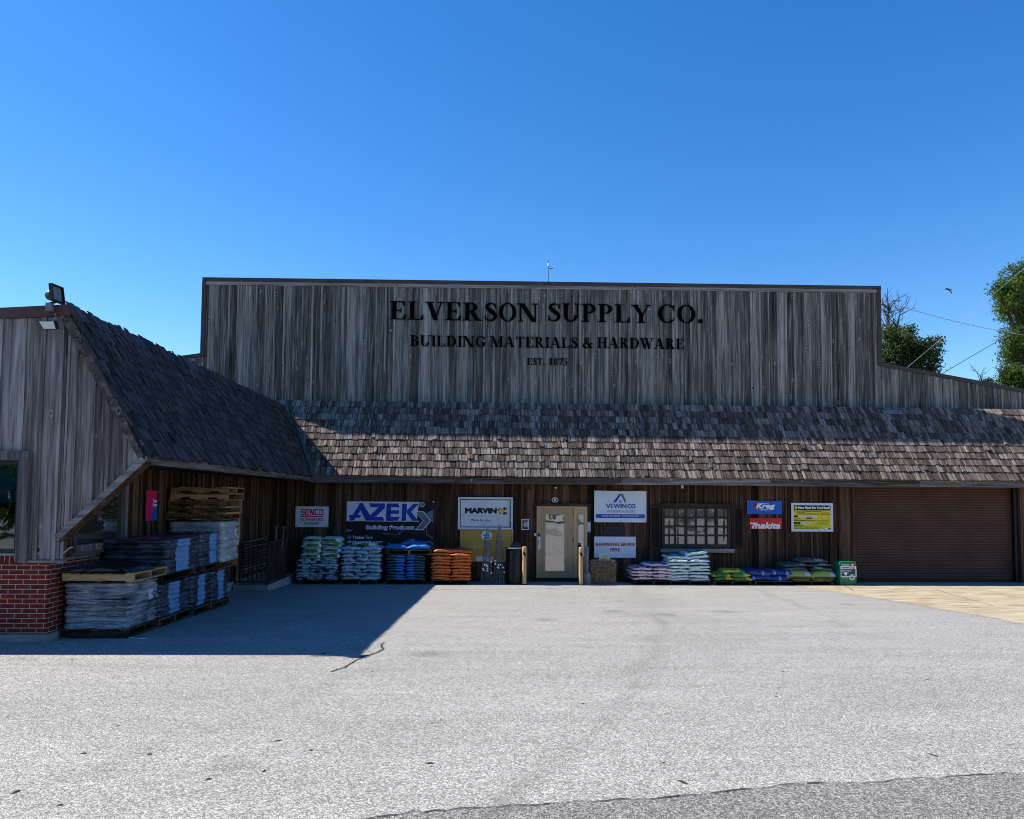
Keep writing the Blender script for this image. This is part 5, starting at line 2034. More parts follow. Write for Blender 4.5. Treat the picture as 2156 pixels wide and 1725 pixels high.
# woods across the road, seen only mirrored in the glass
mb = MB()
bb = []
for k in range(46):
    bb.append((-34 + k * 1.5 + rnd.uniform(-1, 1), -13 + rnd.uniform(-2, 2), rnd.choice((1.6, 3, 4.5, 6)), rnd.uniform(2.0, 3.0)))
crown(mb, bb, 17000, .7)
tag(mb.build('far_woods', 'leaf_oak', origin=(0, -13, .6)), 'dark line of woods across the road behind the viewer', 'woods', kind='stuff')

# indoor plant behind the wing window
cpl = at(28, 1085, YP + .3)
t5 = thing('indoor_plant', 'leafy green plant growing behind the wing window glass', 'plant', (cpl.x, YP + .3, wz0 - .1))
mb = MB()
for (px, py, r) in ((40, 1045, 12), (36, 1068, 14), (32, 1085, 17), (30, 1108, 15), (26, 1125, 10), (44, 1010, 8), (44, 985, 6)):
    q = at(px, py, YP + .22)
    crown(mb, [(q.x, YP + .24, q.z, r * YP / 1600 * .8)], 110, .05)
mb.build('foliage', 'leaf_indoor', t5)
mb = MB()
mb.tube([(cpl.x, YP + .3, wz0 - .1), (cpl.x + .03, YP + .3, wz0 + .5), (cpl.x + .08, YP + .3, wz1 - .2)], [.02, .015, .008])
mb.build('stem', 'bark', t5)


# ------------------------------------------------------------------ porch at the foot of the wing
zg_ = gz(19.1)
mb = MB()
mb.box(XS + .06, -5.18, 19.1, YW - .07, -.05, zg_ + .14)
mb.build('porch_deck', 'concrete_base', store)
mb = MB()
zr0, zr1 = zg_ + .20, 1.27
mb.box(-5.25, -5.20, 19.15, 19.20, zg_ + .14, zr1)
mb.box(-5.25, -5.20, 20.85, 20.90, zg_ + .14, zr1)
mb.box(-5.26, -5.19, 19.14, 20.91, zr1, zr1 + .04)
mb.box(-5.245, -5.205, 19.2, 20.85, zr0, zr0 + .04)
y_ = 19.29
while y_ < 20.82:
    mb.box(-5.238, -5.212, y_ - .014, y_ + .014, zr0 + .04, zr1)
    y_ += .105
mb.box(-6.0, -5.251, 19.15, 19.19, zr1, zr1 + .04)
mb.box(-6.0, -5.251, 19.15, 19.19, zr0, zr0 + .04)
x_ = -5.9
while x_ < -5.3:
    mb.box(x_ - .012, x_ + .012, 19.157, 19.183, zr0 + .04, zr1)
    x_ += .105
mb.build('porch_railing', 'dark_trim', store)
mb = MB()
for k in range(11):
    z_ = .50 + k * .076
    mb.box(-5.93, -5.86, 19.3, 21.4, z_, z_ + .045, 0, rnd.random())
for y_ in (19.4, 20.35, 21.3):
    mb.box(-5.96, -5.935, y_ - .04, y_ + .04, zg_ + .14, 1.32, 0, .4)
mb.build('slat_screen', 'trim_depth', store)
mb = MB()
mb.box(-6.03, -5.99, 19.28, 19.39, zg_ + .141, 2.58)
tag(mb.build('wood_board', 'new_board'), 'tall tan board standing upright against the wing wall behind the pallets', 'board')
for (px, y_, zt_, lab, dx) in ((588, 20.2, 1.60, 'upright shovel at the porch rail, the taller of two', .02), (598, 20.5, 1.57, 'slanting shovel at the porch rail, the shorter of two', .09)):
    x_ = (px - 1010) * y_ / 1600
    t = thing('shovel', lab, 'shovel', (x_, y_, zg_ + .14), 'shovels at the porch rail')
    mb = MB()
    mb.tube([(x_, y_, zg_ + .42), (x_ + dx, y_ + .03, zt_)], .017, 7)
    mb.build('handle', 'mid_grey', t)
    mb = MB()
    mb.tube([(x_ + dx - .06, y_ + .03, zt_ + .05), (x_ + dx + .06, y_ + .03, zt_ + .05)], .014)
    mb.tube([(x_ + dx - .06, y_ + .03, zt_ + .05), (x_ + dx, y_ + .03, zt_ - .03)], .01)
    mb.tube([(x_ + dx + .06, y_ + .03, zt_ + .05), (x_ + dx, y_ + .03, zt_ - .03)], .01)
    mb.build('grip', 'mid_grey', t)
    mb = MB()
    mb.prism([(x_ - .10, zg_ + .44), (x_ + .10, zg_ + .44), (x_ + .09, zg_ + .2), (x_, zg_ + .145), (x_ - .09, zg_ + .2)], lambda u, v, d: (u, d, v), y_ - .006, y_ + .006)
    mb.build('blade', 'dark_grey', t)


# ------------------------------------------------------------------ pallets
def pallet(label, x0, y0, z0, lx, ly, along='y', group='wooden pallets', notch=False, pm='pallet_wood'):
    """stringers run along the named axis"""
    t = thing('pallet', label, 'pallet', (x0 + lx / 2, y0 + ly / 2, z0), group)
    if along == 'y':
        L_, W_ = ly, lx
        F = lambda l, w_, z_: (x0 + w_, y0 + l, z0 + z_)
    else:
        L_, W_ = lx, ly
        F = lambda l, w_, z_: (x0 + l, y0 + w_, z0 + z_)

    def bx(mb, l0, l1, w0, w1, a, b, tt):
        mb.hexa([F(l0, w0, a), F(l1, w0, a), F(l1, w1, a), F(l0, w1, a)], [F(l0, w0, b), F(l1, w0, b), F(l1, w1, b), F(l0, w1, b)], 0, tt)
    for k in range(3):
        w0 = (W_ - .04) * k / 2
        mb = MB()
        if notch:
            n0, n1, n2, n3 = L_ * .16, L_ * .36, L_ * .64, L_ * .84
            prof = [(0, .018), (n0, .018), (n0 + .02, .055), (n1 - .02, .055), (n1, .018), (n2, .018), (n2 + .02, .055), (n3 - .02, .055), (n3, .018), (L_, .018), (L_, .108), (0, .108)]
            mb.prism(prof, lambda u, v, d: F(u, d, v), w0 + .001, w0 + .039, 0, rnd.random())
        else:
            bx(mb, .002, L_ - .002, w0 + .001, w0 + .039, .018, .108, rnd.random())
        mb.build('stringer', pm, t)
    mb = MB()
    n = 7
    for k in range(n):
        wd = .095 if k not in (0, n - 1) else .125
        l0 = (L_ - .125) * k / (n - 1) + rnd.uniform(-.01, .01) * (0 < k < n - 1)
        bx(mb, l0, l0 + wd, -.004 + rnd.uniform(-.006, .006), W_ + .004 + rnd.uniform(-.006, .006), .109, .126 + rnd.uniform(-.002, .001), rnd.random())
    mb.build('top_deck', pm, t)
    mb = MB()
    for k in range(3):
        l0 = (L_ - .12) * k / 2
        bx(mb, l0, l0 + .12, 0, W_, 0, .017, rnd.random())
    mb.build('bottom_deck', pm, t)
    return t


# ------------------------------------------------------------------ wrapped loads beside the wing
def load(name, label, x0, x1, y0, y1, z0, z1, layers, mat_, seed, strips=(), group='stretch-wrapped pallet loads', slip=.012, bulge=.028, strip_mat='strip_blue', cat='pallet load'):
    t = thing(name, label, cat, ((x0 + x1) / 2, (y0 + y1) / 2, z0), group)
    lr = random.Random(seed)
    cx, cy, hx, hy, r = (x0 + x1) / 2, (y0 + y1) / 2, (x1 - x0) / 2 - bulge, (y1 - y0) / 2 - bulge, .07
    shift = [(lr.uniform(-slip, slip), lr.uniform(-slip, slip), lr.uniform(.6, 1.2)) for _ in range(layers)]

    def off(v):
        f = v * layers
        i = min(layers - 1, int(f))
        return shift[i][0], shift[i][1], bulge * shift[i][2] * abs(math.sin(math.pi * (f - i))) ** .55

    per = []
    n = 14
    for (sx, sy, a0) in ((1, -1, -90), (1, 1, 0), (-1, 1, 90), (-1, -1, 180)):
        for k in range(5):
            a = R(a0 + 90 * k / 4)
            per.append((sx * (hx - r) + r * math.cos(a), sy * (hy - r) + r * math.sin(a), math.cos(a), math.sin(a)))
        nxt = {(1, -1): (1, 1), (1, 1): (-1, 1), (-1, 1): (-1, -1), (-1, -1): (1, -1)}[(sx, sy)]
        ax0, ay0 = per[-1][0], per[-1][1]
        a = R(a0 + 90)
        bx0, by0 = nxt[0] * (hx - r) + r * math.cos(a), nxt[1] * (hy - r) + r * math.sin(a)
        for k in range(1, n):
            f = k / n
            per.append((ax0 + (bx0 - ax0) * f, ay0 + (by0 - ay0) * f, math.cos(a), math.sin(a)))
    nz = layers * 6
    vs = []

    def surf(px_, py_, nx_, ny_, v, extra=0.0):
        sx, sy, b = off(min(.9999, max(0, v)))
        z_ = z0 + (z1 - z0) * v
        w_ = noise.noise(Vector((px_ * 3 + seed, py_ * 3, z_ * 7))) * .022 + noise.noise(Vector((px_ * 9 + seed, py_ * 9, z_ * 24))) * .010
        o = b + w_ + extra
        return (cx + px_ + sx + nx_ * o, cy + py_ + sy + ny_ * o, z_)
    for j in range(nz + 1):
        for (a, b, c_, d_) in per:
            vs.append(surf(a, b, c_, d_, j / nz))
    m_ = len(per)
    fs = [(j * m_ + k, j * m_ + (k + 1) % m_, (j + 1) * m_ + (k + 1) % m_, (j + 1) * m_ + k) for j in range(nz) for k in range(m_)]
    # domed, rumpled top
    base = nz * m_
    prev = base
    for q in range(1, 6):
        f = 1 - q / 5.5
        start = len(vs)
        for k in range(m_):
            vx, vy, vz = vs[base + k]
            X, Y_ = cx + (vx - cx) * f, cy + (vy - cy) * f
            vs.append((X, Y_, z1 + .022 * (1 - f * f) + .03 * noise.noise(Vector((X * 4, Y_ * 4, seed)))))
        fs += [(prev + k, prev + (k + 1) % m_, start + (k + 1) % m_, start + k) for k in range(m_)]
        prev = start
    fs.append(tuple(prev + k for k in range(m_)))
    mb = MB()
    mb.idx(vs, fs)
    mb.build('wrapped_bags', mat_, t, smooth=True)
    for (f0, f1, v0, v1, mt_) in strips:
        vs, fs = [], []
        nu, nv = 6, layers * 5
        for j in range(nv + 1):
            for i in range(nu + 1):
                py_ = -hy + 2 * hy * (f0 + (f1 - f0) * i / nu)
                vs.append(surf(hx, py_, 1, 0, v0 + (v1 - v0) * j / nv, .006 + .004 * noise.noise(Vector((py_ * 20, j * .8, seed)))))
        fs = [(j * (nu + 1) + i, j * (nu + 1) + i + 1, (j + 1) * (nu + 1) + i + 1, (j + 1) * (nu + 1) + i) for j in range(nv) for i in range(nu)]
        mb = MB()
        mb.idx(vs, fs)
        mb.build('label_strip', mt_, t, smooth=True)
    return t


PG = 'wooden pallets beside the wing'
zA = gz(11.4)
pallet('worn pallet on the ground under the clear-wrapped front load', -6.03, 11.38, zA, .96, 1.10, 'x', PG, pm='pallet_old')
tG = load('wrapped_load', 'milky clear-wrapped bag load in front, with a pallet and black bags on top', -6.02, -5.07, 11.36, 12.42, zA + .127, 1.155, 8, 'film_clear', 3.0, ((.60, .76, .50, .74, 'white_sign'),), strip_mat='white_sign')
mb = MB()
pp = [ground(*q) for q in ((221, 1322), (232, 1334), (246, 1339), (262, 1343), (280, 1345), (309, 1347))]
mb.tube([p_ + Vector((0, 0, .012 + .03 * (i == 0))) for i, p_ in enumerate(pp)], .005, 5)
mb.build('loose_strand', 'ink_white', tG)
pallet('yellowish pallet lying on top of the clear-wrapped front load', -6.0, 11.30, 1.175, 1.02, 1.15, 'x', PG)
zL = gz(12.6)
pallet('pallet on the ground under the nearest lower dark load', -6.03, 12.58, zL, .93, 1.22, 'x', PG, pm='pallet_old')
STR = lambda a, b: ((a, b, .06, .97, 'strip_blue'),)
load('wrapped_load', 'dark-wrapped load with blue strip, lower tier, nearest the front', -6.03, -5.12, 12.55, 13.86, zL + .127, 1.0, 7, 'film_black', 5.0, STR(.28, .62))
pallet('pallet between the two tiers of dark loads, nearest the front', -6.03, 12.58, 1.025, .93, 1.22, 'x', PG, pm='pallet_old')
load('wrapped_load', 'dark-wrapped load with blue strip, upper tier, nearest the front', -6.06, -4.98, 12.5, 13.9, 1.152, 1.72, 7, 'film_black', 7.0, STR(.22, .64))
zL = gz(14.0)
pallet('pallet on the ground under the middle lower dark load', -6.03, 13.96, zL, .93, .97, 'x', PG, pm='pallet_old')
load('wrapped_load', 'dark-wrapped load with blue strip, lower tier, middle one', -6.03, -5.12, 13.95, 14.94, zL + .127, 1.0, 7, 'film_black', 9.0, STR(.25, .62))
pallet('pallet between the two tiers of dark loads, the farther one', -6.03, 13.98, 1.025, .93, .95, 'x', PG, pm='pallet_old')
load('wrapped_load', 'dark-wrapped load with blue strip, upper tier, farther one', -6.03, -4.98, 13.97, 14.92, 1.152, 1.74, 7, 'film_black', 11.0, STR(.42, .85))
zL = gz(15.1)
pallet('pallet on the ground under the farthest lower dark load', -6.03, 15.02, zL, .93, .93, 'x', PG, pm='pallet_old')
load('wrapped_load', 'dark-wrapped load with blue strip, lower tier, below the white bags', -6.03, -5.12, 15.0, 15.96, zL + .127, .985, 7, 'film_black', 13.0, STR(.30, .68))
pallet('pale pallet under the white-wrapped bags', -6.0, 15.0, 1.02, 1.0, .98, 'x', PG)
load('wrapped_load', 'white-wrapped load of bags carrying the empty pallets', -6.02, -4.93, 14.98, 15.98, 1.147, 1.93, 6, 'film_white', 15.0, ((.66, .78, .62, .80, 'white_sign'),), slip=.02, bulge=.04)
ORD = ['bottom', 'second', 'third', 'fourth', 'fifth', 'sixth', 'seventh', 'eighth', 'ninth', 'tenth', 'eleventh', 'twelfth']
for k in range(5):
    nm = ['lowest', 'second from below', 'middle', 'second from above', 'topmost'][k]
    dx = rnd.uniform(-.02, .02) + .012 * k
    pallet('empty notched pallet, %s of the five stacked on the white load' % nm, -6.03 + dx, 14.98 + rnd.uniform(-.02, .02), 1.965 + .1275 * k, 1.10, 1.0, 'x', 'empty pallets stacked on the white load', True)


# ------------------------------------------------------------------ bags
def bag_mesh(name, mat_, L_, W_, H_, seed, pinch=.5):
    lr = random.Random(seed)
    nu, nv = 20, 18
    mb = MB()
    vs = []
    s0 = lr.uniform(0, 50)
    for i in range(nu + 1):
        u = -1 + 2 * i / nu
        fl = max(.10, (1 - abs(u) ** 5) ** pinch)
        wy = (1 - .10 * abs(u) ** 4)
        for k in range(nv):
            a = 2 * math.pi * k / nv
            ca, sa = math.cos(a), math.sin(a)
            e = .52
            y_ = math.copysign(abs(ca) ** e, ca) * W_ / 2 * wy
            z_ = math.copysign(abs(sa) ** .75, sa) * H_ / 2 * fl
            p_ = Vector((u * 2.2 + s0, y_ * 4, z_ * 7))
            z_ += noise.noise(p_) * .018
            y_ += noise.noise(p_ + Vector((9, 2, 4))) * .022
            z_ += -.022 * abs(u) ** 3 + .012 * (1 - u * u) * noise.noise(Vector((s0, u * 2, 3)))
            z_ += .010 * noise.noise(Vector((u * 5 + s0, y_ * 9, z_ * 14)))
            x_ = u * L_ / 2 + noise.noise(Vector((y_ * 5 + s0, z_ * 9, u))) * .014
            vs.append((x_, y_, z_))
    fs = [(i * nv + k, i * nv + (k + 1) % nv, (i + 1) * nv + (k + 1) % nv, (i + 1) * nv + k) for i in range(nu) for k in range(nv)]
    fs += [tuple(range(nv - 1, -1, -1)), tuple(range(nu * nv, nu * nv + nv))]
    mb.idx(vs, fs)
    return mb.mesh(name, mat_, smooth=True)


BAGS = {}


def put_bag(name, label, mat_, x_, y_, z_, L_, W_, H_, group, rz=0.0, tilt=0.0, flip=False, roll=0.0):
    key = (mat_, round(L_, 2), round(W_, 2), round(H_, 3))
    if key not in BAGS:
        BAGS[key] = [bag_mesh(name, mat_, L_, W_, H_, hash(key) % 997 + 31 * k) for k in range(3)]
    o = bpy.data.objects.new(name, BAGS[key][rnd.randrange(3)])
    COL.objects.link(o)
    o.location = (x_, y_, z_)
    o.rotation_euler = (roll, tilt, rz + (math.pi if flip else 0))
    WL[o.name] = Vector((x_, y_, z_))
    return tag(o, label, 'bag', group)


def stack(name, look, where, mat_, x0, x1, yf, z0, z1, layers, per=2, W_=.85, group=None, first=0, total=None, over=.03, fl=(), jit=.03, mats=None, hgt=1.22, alt=False):
    """layers of bags between z0 and z1, each row filling x0..x1"""
    h = (z1 - z0) / layers
    L_ = (x1 - x0) / per + over
    base_per = per
    for j in range(layers):
        per = 3 if alt and j % 2 else base_per
        L_ = (x1 - x0) / per + over
        off = rnd.uniform(-jit, jit)
        for i in range(per):
            c_ = x0 + (x1 - x0) * (i + .5) / per + off * .5
            ends = ('wing-side', 'door-side') if x0 < .5 else ('door-side', 'garage-side')
            side = ends[0] if i == 0 else ends[1] if i == per - 1 else 'middle'
            lab = '%s %s bag in the %s layer of the stack %s' % (look, side, ORD[first + j], where)
            put_bag(name, lab, mats[j % len(mats)] if mats else mat_, c_ + rnd.uniform(-.012, .012), yf + W_ / 2 + rnd.uniform(-jit, jit), z0 + h * (j + .5) + rnd.uniform(-.008, .008), round(L_ * rnd.choice((.97, 1.0, 1.05)), 2), W_, round(h * hgt, 3), group or ('bags stacked ' + where), rnd.uniform(-.05, .05), rnd.uniform(-.035, .035), i in fl)
    return z1


SX = lambda px, Y=21.3: (px - 1010) * Y / 1600
SZ = lambda py, Y=21.3, px=1010: CAM_H - (py - 1050 - (px - 1010) * .007) * Y / 1600
YG = 21.22
PW = 'pallets along the shop wall'


def wall_pallet(label, pxa, pxb, y=YG):
    xa_, xb_ = SX(pxa), SX(pxb)
    return pallet(label, xa_, y, gz(y) - .012, xb_ - xa_, 1.0, 'y', PW, pm='pallet_old')


zp = gz(YG) + .117
# A: pale bags, green and black ones on top
wall_pallet('dark pallet under the pale bags with green and black ones on top', 640, 716)
zt_ = stack('soil_bag', 'pale blue', 'under the red-lettered sign', 'bag_pale', SX(634), SX(717), YG - .03, zp, SZ(1174, px=680), 8, mats=['bag_pale', 'bag_pale', 'bag_pale_plain'], W_=.9, alt=True)
stack('soil_bag', 'green and black', 'under the red-lettered sign', 'bag_green_black', SX(643), SX(722), YG, zt_, SZ(1131, px=680), 4, first=8, W_=.8, jit=.06)
# B: pale bags
wall_pallet('dark pallet under the all-pale bags beside the banded stack', 727, 800)
zt_ = stack('soil_bag', 'pale silver', 'below the big blue letters', 'bag_pale_plain', SX(726), SX(807), YG - .03, zp, SZ(1150, px=770), 9, W_=.9, jit=.04, alt=True)
put_bag('soil_bag', 'pale flat bag lying alone on top of the stack below the big blue letters', 'bag_green_black', SX(768), YG + .4, zt_ + .05, .72, .7, .12, 'bags stacked below the big blue letters')
# C: banded bags, pallet and blue bags on top
wall_pallet('dark pallet on the ground under the blue-banded grey bags', 818, 898)
zt_ = stack('mulch_bag', 'blue-banded grey', 'under the blue bags', 'bag_banded', SX(817), SX(897), YG - .02, zp, SZ(1167, px=857), 9, W_=.9, fl=(1,), jit=.008, over=.0)
pallet('pale pallet lying between the blue-banded grey bags and the blue bags', SX(819), YG - .02, zt_ + .01, SX(911) - SX(819), 1.0, 'y', PW)
for (pa, dx_, lab, yy_) in ((838, .62, 'bright blue bag on the raised pallet, the wing-side front one of three', YG + .30), (884, .66, 'bright blue bag on the raised pallet, the door-side front one of three', YG + .30), (870, .7, 'bright blue bag, rear topmost one of three on the raised pallet', YG + .72)):
    put_bag('mulch_bag', lab, 'bag_blue', SX(pa), yy_, zt_ + .137 + (.065 if yy_ < YG + .5 else .14), dx_, .66, .16, 'bright blue bags on the raised pallet', tilt=rnd.uniform(-.05, .05))
# D: orange bags
wall_pallet('dark pallet under the orange bags', 912, 990)
zt_ = stack('mulch_bag', 'orange', 'left of the wire cages', 'bag_orange', SX(911), SX(993), YG - .02, zp, SZ(1164, px=950), 9, W_=.9, jit=.03)
put_bag('mulch_bag', 'orange bag lying askew on top of the orange stack, nearer the wing', 'bag_orange', SX(938), YG + .42, zt_ + .06, .72, .8, .12, 'bags stacked left of the wire cages', .12, .03)
put_bag('mulch_bag', 'orange bag lying askew on top of the orange stack, nearer the cages', 'bag_orange', SX(973), YG + .46, zt_ + .05, .66, .8, .11, 'bags stacked left of the wire cages', -.08, .08)
# R1: red-banded bags
wall_pallet('empty-fronted pallet under the red-banded white bags', 1338, 1416)
zt_ = stack('soil_bag', 'red-banded white', 'right of the straw bale', 'bag_redband', SX(1333), SX(1417), YG, zp + .02, SZ(1194, px=1375), 4, W_=.85, jit=.04)
put_bag('soil_bag', 'red-banded white bag lying alone on top of the stack right of the straw bale', 'bag_redband', SX(1388), YG + .42, zt_ + .05, .74, .7, .12, 'bags stacked right of the straw bale', tilt=.02)
# R2: white and green bags
wall_pallet('dark pallet under the white and green bags below the window', 1412, 1497)
zt_ = stack('soil_bag', 'white and green', 'below the window', 'bag_white_green', SX(1410), SX(1497), YG - .03, zp, SZ(1178, px=1453), 7, W_=.9, jit=.05)
for (pa, dz_, lab, tl) in ((1432, .05, 'white and green bag slumped on top below the window, door side', .02), (1472, .06, 'white and green bag on top below the window, under the topmost bag', -.10), (1470, .17, 'white and green bag, very topmost and tilted, below the window', -.12)):
    put_bag('soil_bag', lab, 'bag_white_green', SX(pa), YG + .42, zt_ + dz_, .66, .8, .14, 'bags stacked below the window', rnd.uniform(-.1, .1), tl)
# R3: yellow bags
wall_pallet('empty-fronted pallet under the yellow bags', 1506, 1585)
zt_ = stack('fertilizer_bag', 'yellow', 'right of the window', 'bag_yellow', SX(1505), SX(1587), YG, zp, SZ(1208, px=1545), 2, W_=.7, jit=.04)
put_bag('fertilizer_bag', 'yellow bag lying alone on top of the yellow and green bags', 'bag_yellow', SX(1551), YG + .36, zt_ + .05, .66, .6, .12, 'bags stacked right of the window')
# R4: blue bags
wall_pallet('empty-fronted pallet under the royal blue bags', 1594, 1677)
zt_ = stack('fertilizer_bag', 'royal blue', 'below the red sign', 'bag_royal', SX(1588), SX(1679), YG, zp, SZ(1214, px=1630), 1, W_=.8, hgt=1.35)
for (pa, L_, tl, nm) in ((1604, .66, .12, 'the one beside the yellow bags'), (1634, .6, 0, 'the middle one'), (1662, .6, .05, 'the one beside the olive bags')):
    put_bag('fertilizer_bag', 'royal blue bag on top below the red sign, %s' % nm, 'bag_royal', SX(pa), YG + .38 + rnd.uniform(-.05, .05), zt_ + .07, L_, .76, .17, 'bags stacked below the red sign', rnd.uniform(-.1, .1), tl)
# R5: olive and dark green bags
wall_pallet('empty-fronted pallet under the olive and dark green bags', 1674, 1757)
zt_ = stack('soil_bag', 'olive green', 'below the yellow chart', 'bag_olive', SX(1666), SX(1769), YG - .04, zp, SZ(1204, px=1715), 1, W_=.85, hgt=1.25)
zt2 = stack('soil_bag', 'dark green', 'below the yellow chart', 'bag_darkgreen', SX(1660), SX(1763), YG + .02, zt_, SZ(1188, px=1715), 2, first=1, W_=.85)
put_bag('soil_bag', 'dark green bag lying alone on top of the stack below the yellow chart', 'bag_darkgreen', SX(1724), YG + .42, zt2 + .06, .82, .75, .14, 'bags stacked below the yellow chart', 0, .01)
# black bags on the front load's pallet
for (x_, y_, L_, lab) in ((-5.80, 11.62, .46, 'black flat bag on the yellowish pallet, nearest the brick wall'), (-5.48, 11.60, .50, 'black flat bag on the yellowish pallet, between two others in front'), (-5.22, 11.72, .42, 'black crumpled bag at the open corner of the yellowish pallet')):
    put_bag('mulch_bag', lab, 'bag_black', x_, y_, 1.345, L_, .62, .11, 'black bags on the yellowish pallet', rnd.uniform(-.3, .3), rnd.uniform(-.06, .06))
put_bag('mulch_bag', 'black bag at the back of the yellowish pallet against the dark load', 'bag_black', -5.55, 12.12, 1.36, .8, .5, .14, 'black bags on the yellowish pallet', .1, .05)


# ------------------------------------------------------------------ bale of peat
def rbox(mb, x0, x1, y0, y1, z0, z1, r, n=9, bulge=0.0, seed=0.0, m=0):
    c_ = Vector(((x0 + x1) / 2, (y0 + y1) / 2, (z0 + z1) / 2))
    h = Vector(((x1 - x0) / 2, (y1 - y0) / 2, (z1 - z0) / 2))
    for ax in range(3):
        for sg in (-1, 1):
            vs = []
            for j in range(n + 1):
                for i in range(n + 1):
                    p_ = [0, 0, 0]
                    p_[ax] = sg
                    p_[(ax + 1) % 3] = (-1 + 2 * i / n) * sg
                    p_[(ax + 2) % 3] = -1 + 2 * j / n
                    q = Vector((p_[0] * h.x, p_[1] * h.y, p_[2] * h.z))
                    inn = Vector([max(-h[k] + r, min(h[k] - r, q[k])) for k in range(3)])
                    d = q - inn
                    if d.length > 1e-6:
                        q = inn + d.normalized() * r
                    b = bulge * (1 - p_[0] ** 2 * .9) * (1 - p_[2] ** 2 * .9)
                    q.y += math.copysign(b, q.y) if ax == 1 else 0
                    q += Vector((1, 1, 1)) * noise.noise((q + c_) * 5 + Vector((seed, 0, 0))) * .008
                    vs.append(c_ + q)
            mb.idx(vs, [(j * (n + 1) + i, j * (n + 1) + i + 1, (j + 1) * (n + 1) + i + 1, (j + 1) * (n + 1) + i) for j in range(n) for i in range(n)], m)


ZP = lambda x, y, Y=21.15: at((3330 + x / 13.27) / 1.9, (2220 + y / 13.27) / 1.9, Y)
x0, x1, z0, z1 = rect(ZP, 385, 360, 1310, 1575, 21.15)
yb_ = 21.15
z0 = gz(yb_) + .005
mb = MB()
rbox(mb, x0, x1, yb_, yb_ + .42, z0, z1, .045)
t6 = tag(mb.build('peat_bale', 'peat_green', smooth=True), 'upright green bale of peat with white print beside the roller door', 'bale')
P = lambda x, y: (x0 + (x1 - x0) * (x - 385) / 925, z1 - (z1 - z0) * (y - 360) / 1215)


def pq(mb, xa_, ya_, xb_, yb2, y_):
    a, b = P(xa_, ya_)
    c_, d_ = P(xb_, yb2)
    mb.face([(a, y_, d_), (c_, y_, d_), (c_, y_, b), (a, y_, b)])


mb = MB()
yp = yb_ - .010
pq(mb, 430, 590, 1260, 740, yp)
pq(mb, 430, 740, 470, 1150, yp)
pq(mb, 1215, 740, 1270, 1140, yp)
pq(mb, 470, 1100, 1215, 1150, yp)
put_text(mb, 'SPHAGNUM', P(480, 0)[0], P(890, 0)[0], P(0, 525)[1], P(0, 485)[1], yp, bold=.02)
put_text(mb, 'TOP CHOICE', P(485, 0)[0], P(905, 0)[0], P(0, 580)[1], P(0, 545)[1], yp, bold=.02)
for xx_ in (540, 660, 780):
    disc(mb, *P(xx_, 1195), .018, .014, yp, 0, 10)
disc(mb, *P(1025, 1160), .085, .085, yp - .006)
mb.build('white_print', 'ink_white', t6)
mb = MB()
pq(mb, 470, 740, 1215, 1100, yp - .001)
disc(mb, *P(1025, 1160), .068, .068, yp - .009)
mb.build('dark_print', 'peat_dark', t6)
mb = MB()
put_text(mb, 'PEAT MOSS', P(495, 0)[0], P(990, 0)[0], P(0, 865)[1], P(0, 785)[1], yp - .004, bold=.03)
put_text(mb, 'TOURBE', P(510, 0)[0], P(850, 0)[0], P(0, 950)[1], P(0, 895)[1], yp - .004, bold=.03)
disc(mb, *P(690, 980), .045, .05, yp - .007, 0, 7)
disc(mb, *P(1025, 1160), .058, .058, yp - .012)
mb.build('white_lettering', 'ink_white', t6)
mb = MB()
put_text(mb, 'PREMIER', P(490, 0)[0], P(890, 0)[0], P(0, 700)[1], P(0, 630)[1], yp - .004, bold=.03, shear=.2)
cx, cz = P(1025, 1150)
mb.face([(cx - .045, yp - .015, cz), (cx - .03, yp - .015, cz - .035), (cx + .03, yp - .015, cz - .035), (cx + .045, yp - .015, cz)])
mb.face([(cx - .02, yp - .015, cz + .035), (cx + .005, yp - .015, cz + .012), (cx + .025, yp - .015, cz + .035), (cx + .005, yp - .015, cz + .025)])
mb.build('black_lettering', 'peat_dark', t6)
mb = MB()
pq(mb, 955, 450, 1160, 765, yp - .007)
mb.build('red_tag', 'ink_red', t6)
mb = MB()
pq(mb, 975, 490, 1115, 555, yp - .010)
pq(mb, 985, 600, 1115, 660, yp - .010)
pq(mb, 1000, 690, 1080, 740, yp - .010)
mb.build('tag_print', 'ink_white', t6)

# ------------------------------------------------------------------ straw bale and its card
x0, x1, z0, z1 = rect(Z6, 222, 1138, 492, 1372, 21.35)
y0 = 21.35
z0 = gz(y0)
mb = MB()
rbox(mb, x0 + .02, x1 - .02, y0 + .02, y0 + .46, z0 + .01, z1 - .02, .04, 9)
for k in range(4200):
    f = rnd.random()
    if f < .62:
        c_ = Vector((rnd.uniform(x0, x1), y0 + .02, z0 + (z1 - z0) * rnd.random() ** .8))
        n_ = Vector((rnd.gauss(0, .5), -1, rnd.gauss(0, .45)))
    elif f < .82:
        c_ = Vector((rnd.uniform(x0, x1), rnd.uniform(y0, y0 + .45), z1 - .02))
        n_ = Vector((rnd.gauss(0, .6), rnd.gauss(-.3, .5), 1))
    else:
        sg = rnd.choice((-1, 1))
        c_ = Vector((x0 + .02 if sg < 0 else x1 - .02, rnd.uniform(y0, y0 + .45), rnd.uniform(z0 + .03, z1)))
        n_ = Vector((sg, rnd.gauss(-.3, .4), rnd.gauss(0, .5)))
    n_.normalize()
    l_ = rnd.uniform(.02, .11)
    sd_ = n_.orthogonal().normalized() * rnd.uniform(.003, .007)
    mb.face([c_ - n_ * .01 - sd_, c_ - n_ * .01 + sd_, c_ + n_ * l_ + sd_ * .6, c_ + n_ * l_ - sd_ * .6], 0, rnd.random())
t7 = tag(mb.build('straw_bale', 'straw'), 'shaggy straw bale standing by the wall under the sharpening banner', 'bale')
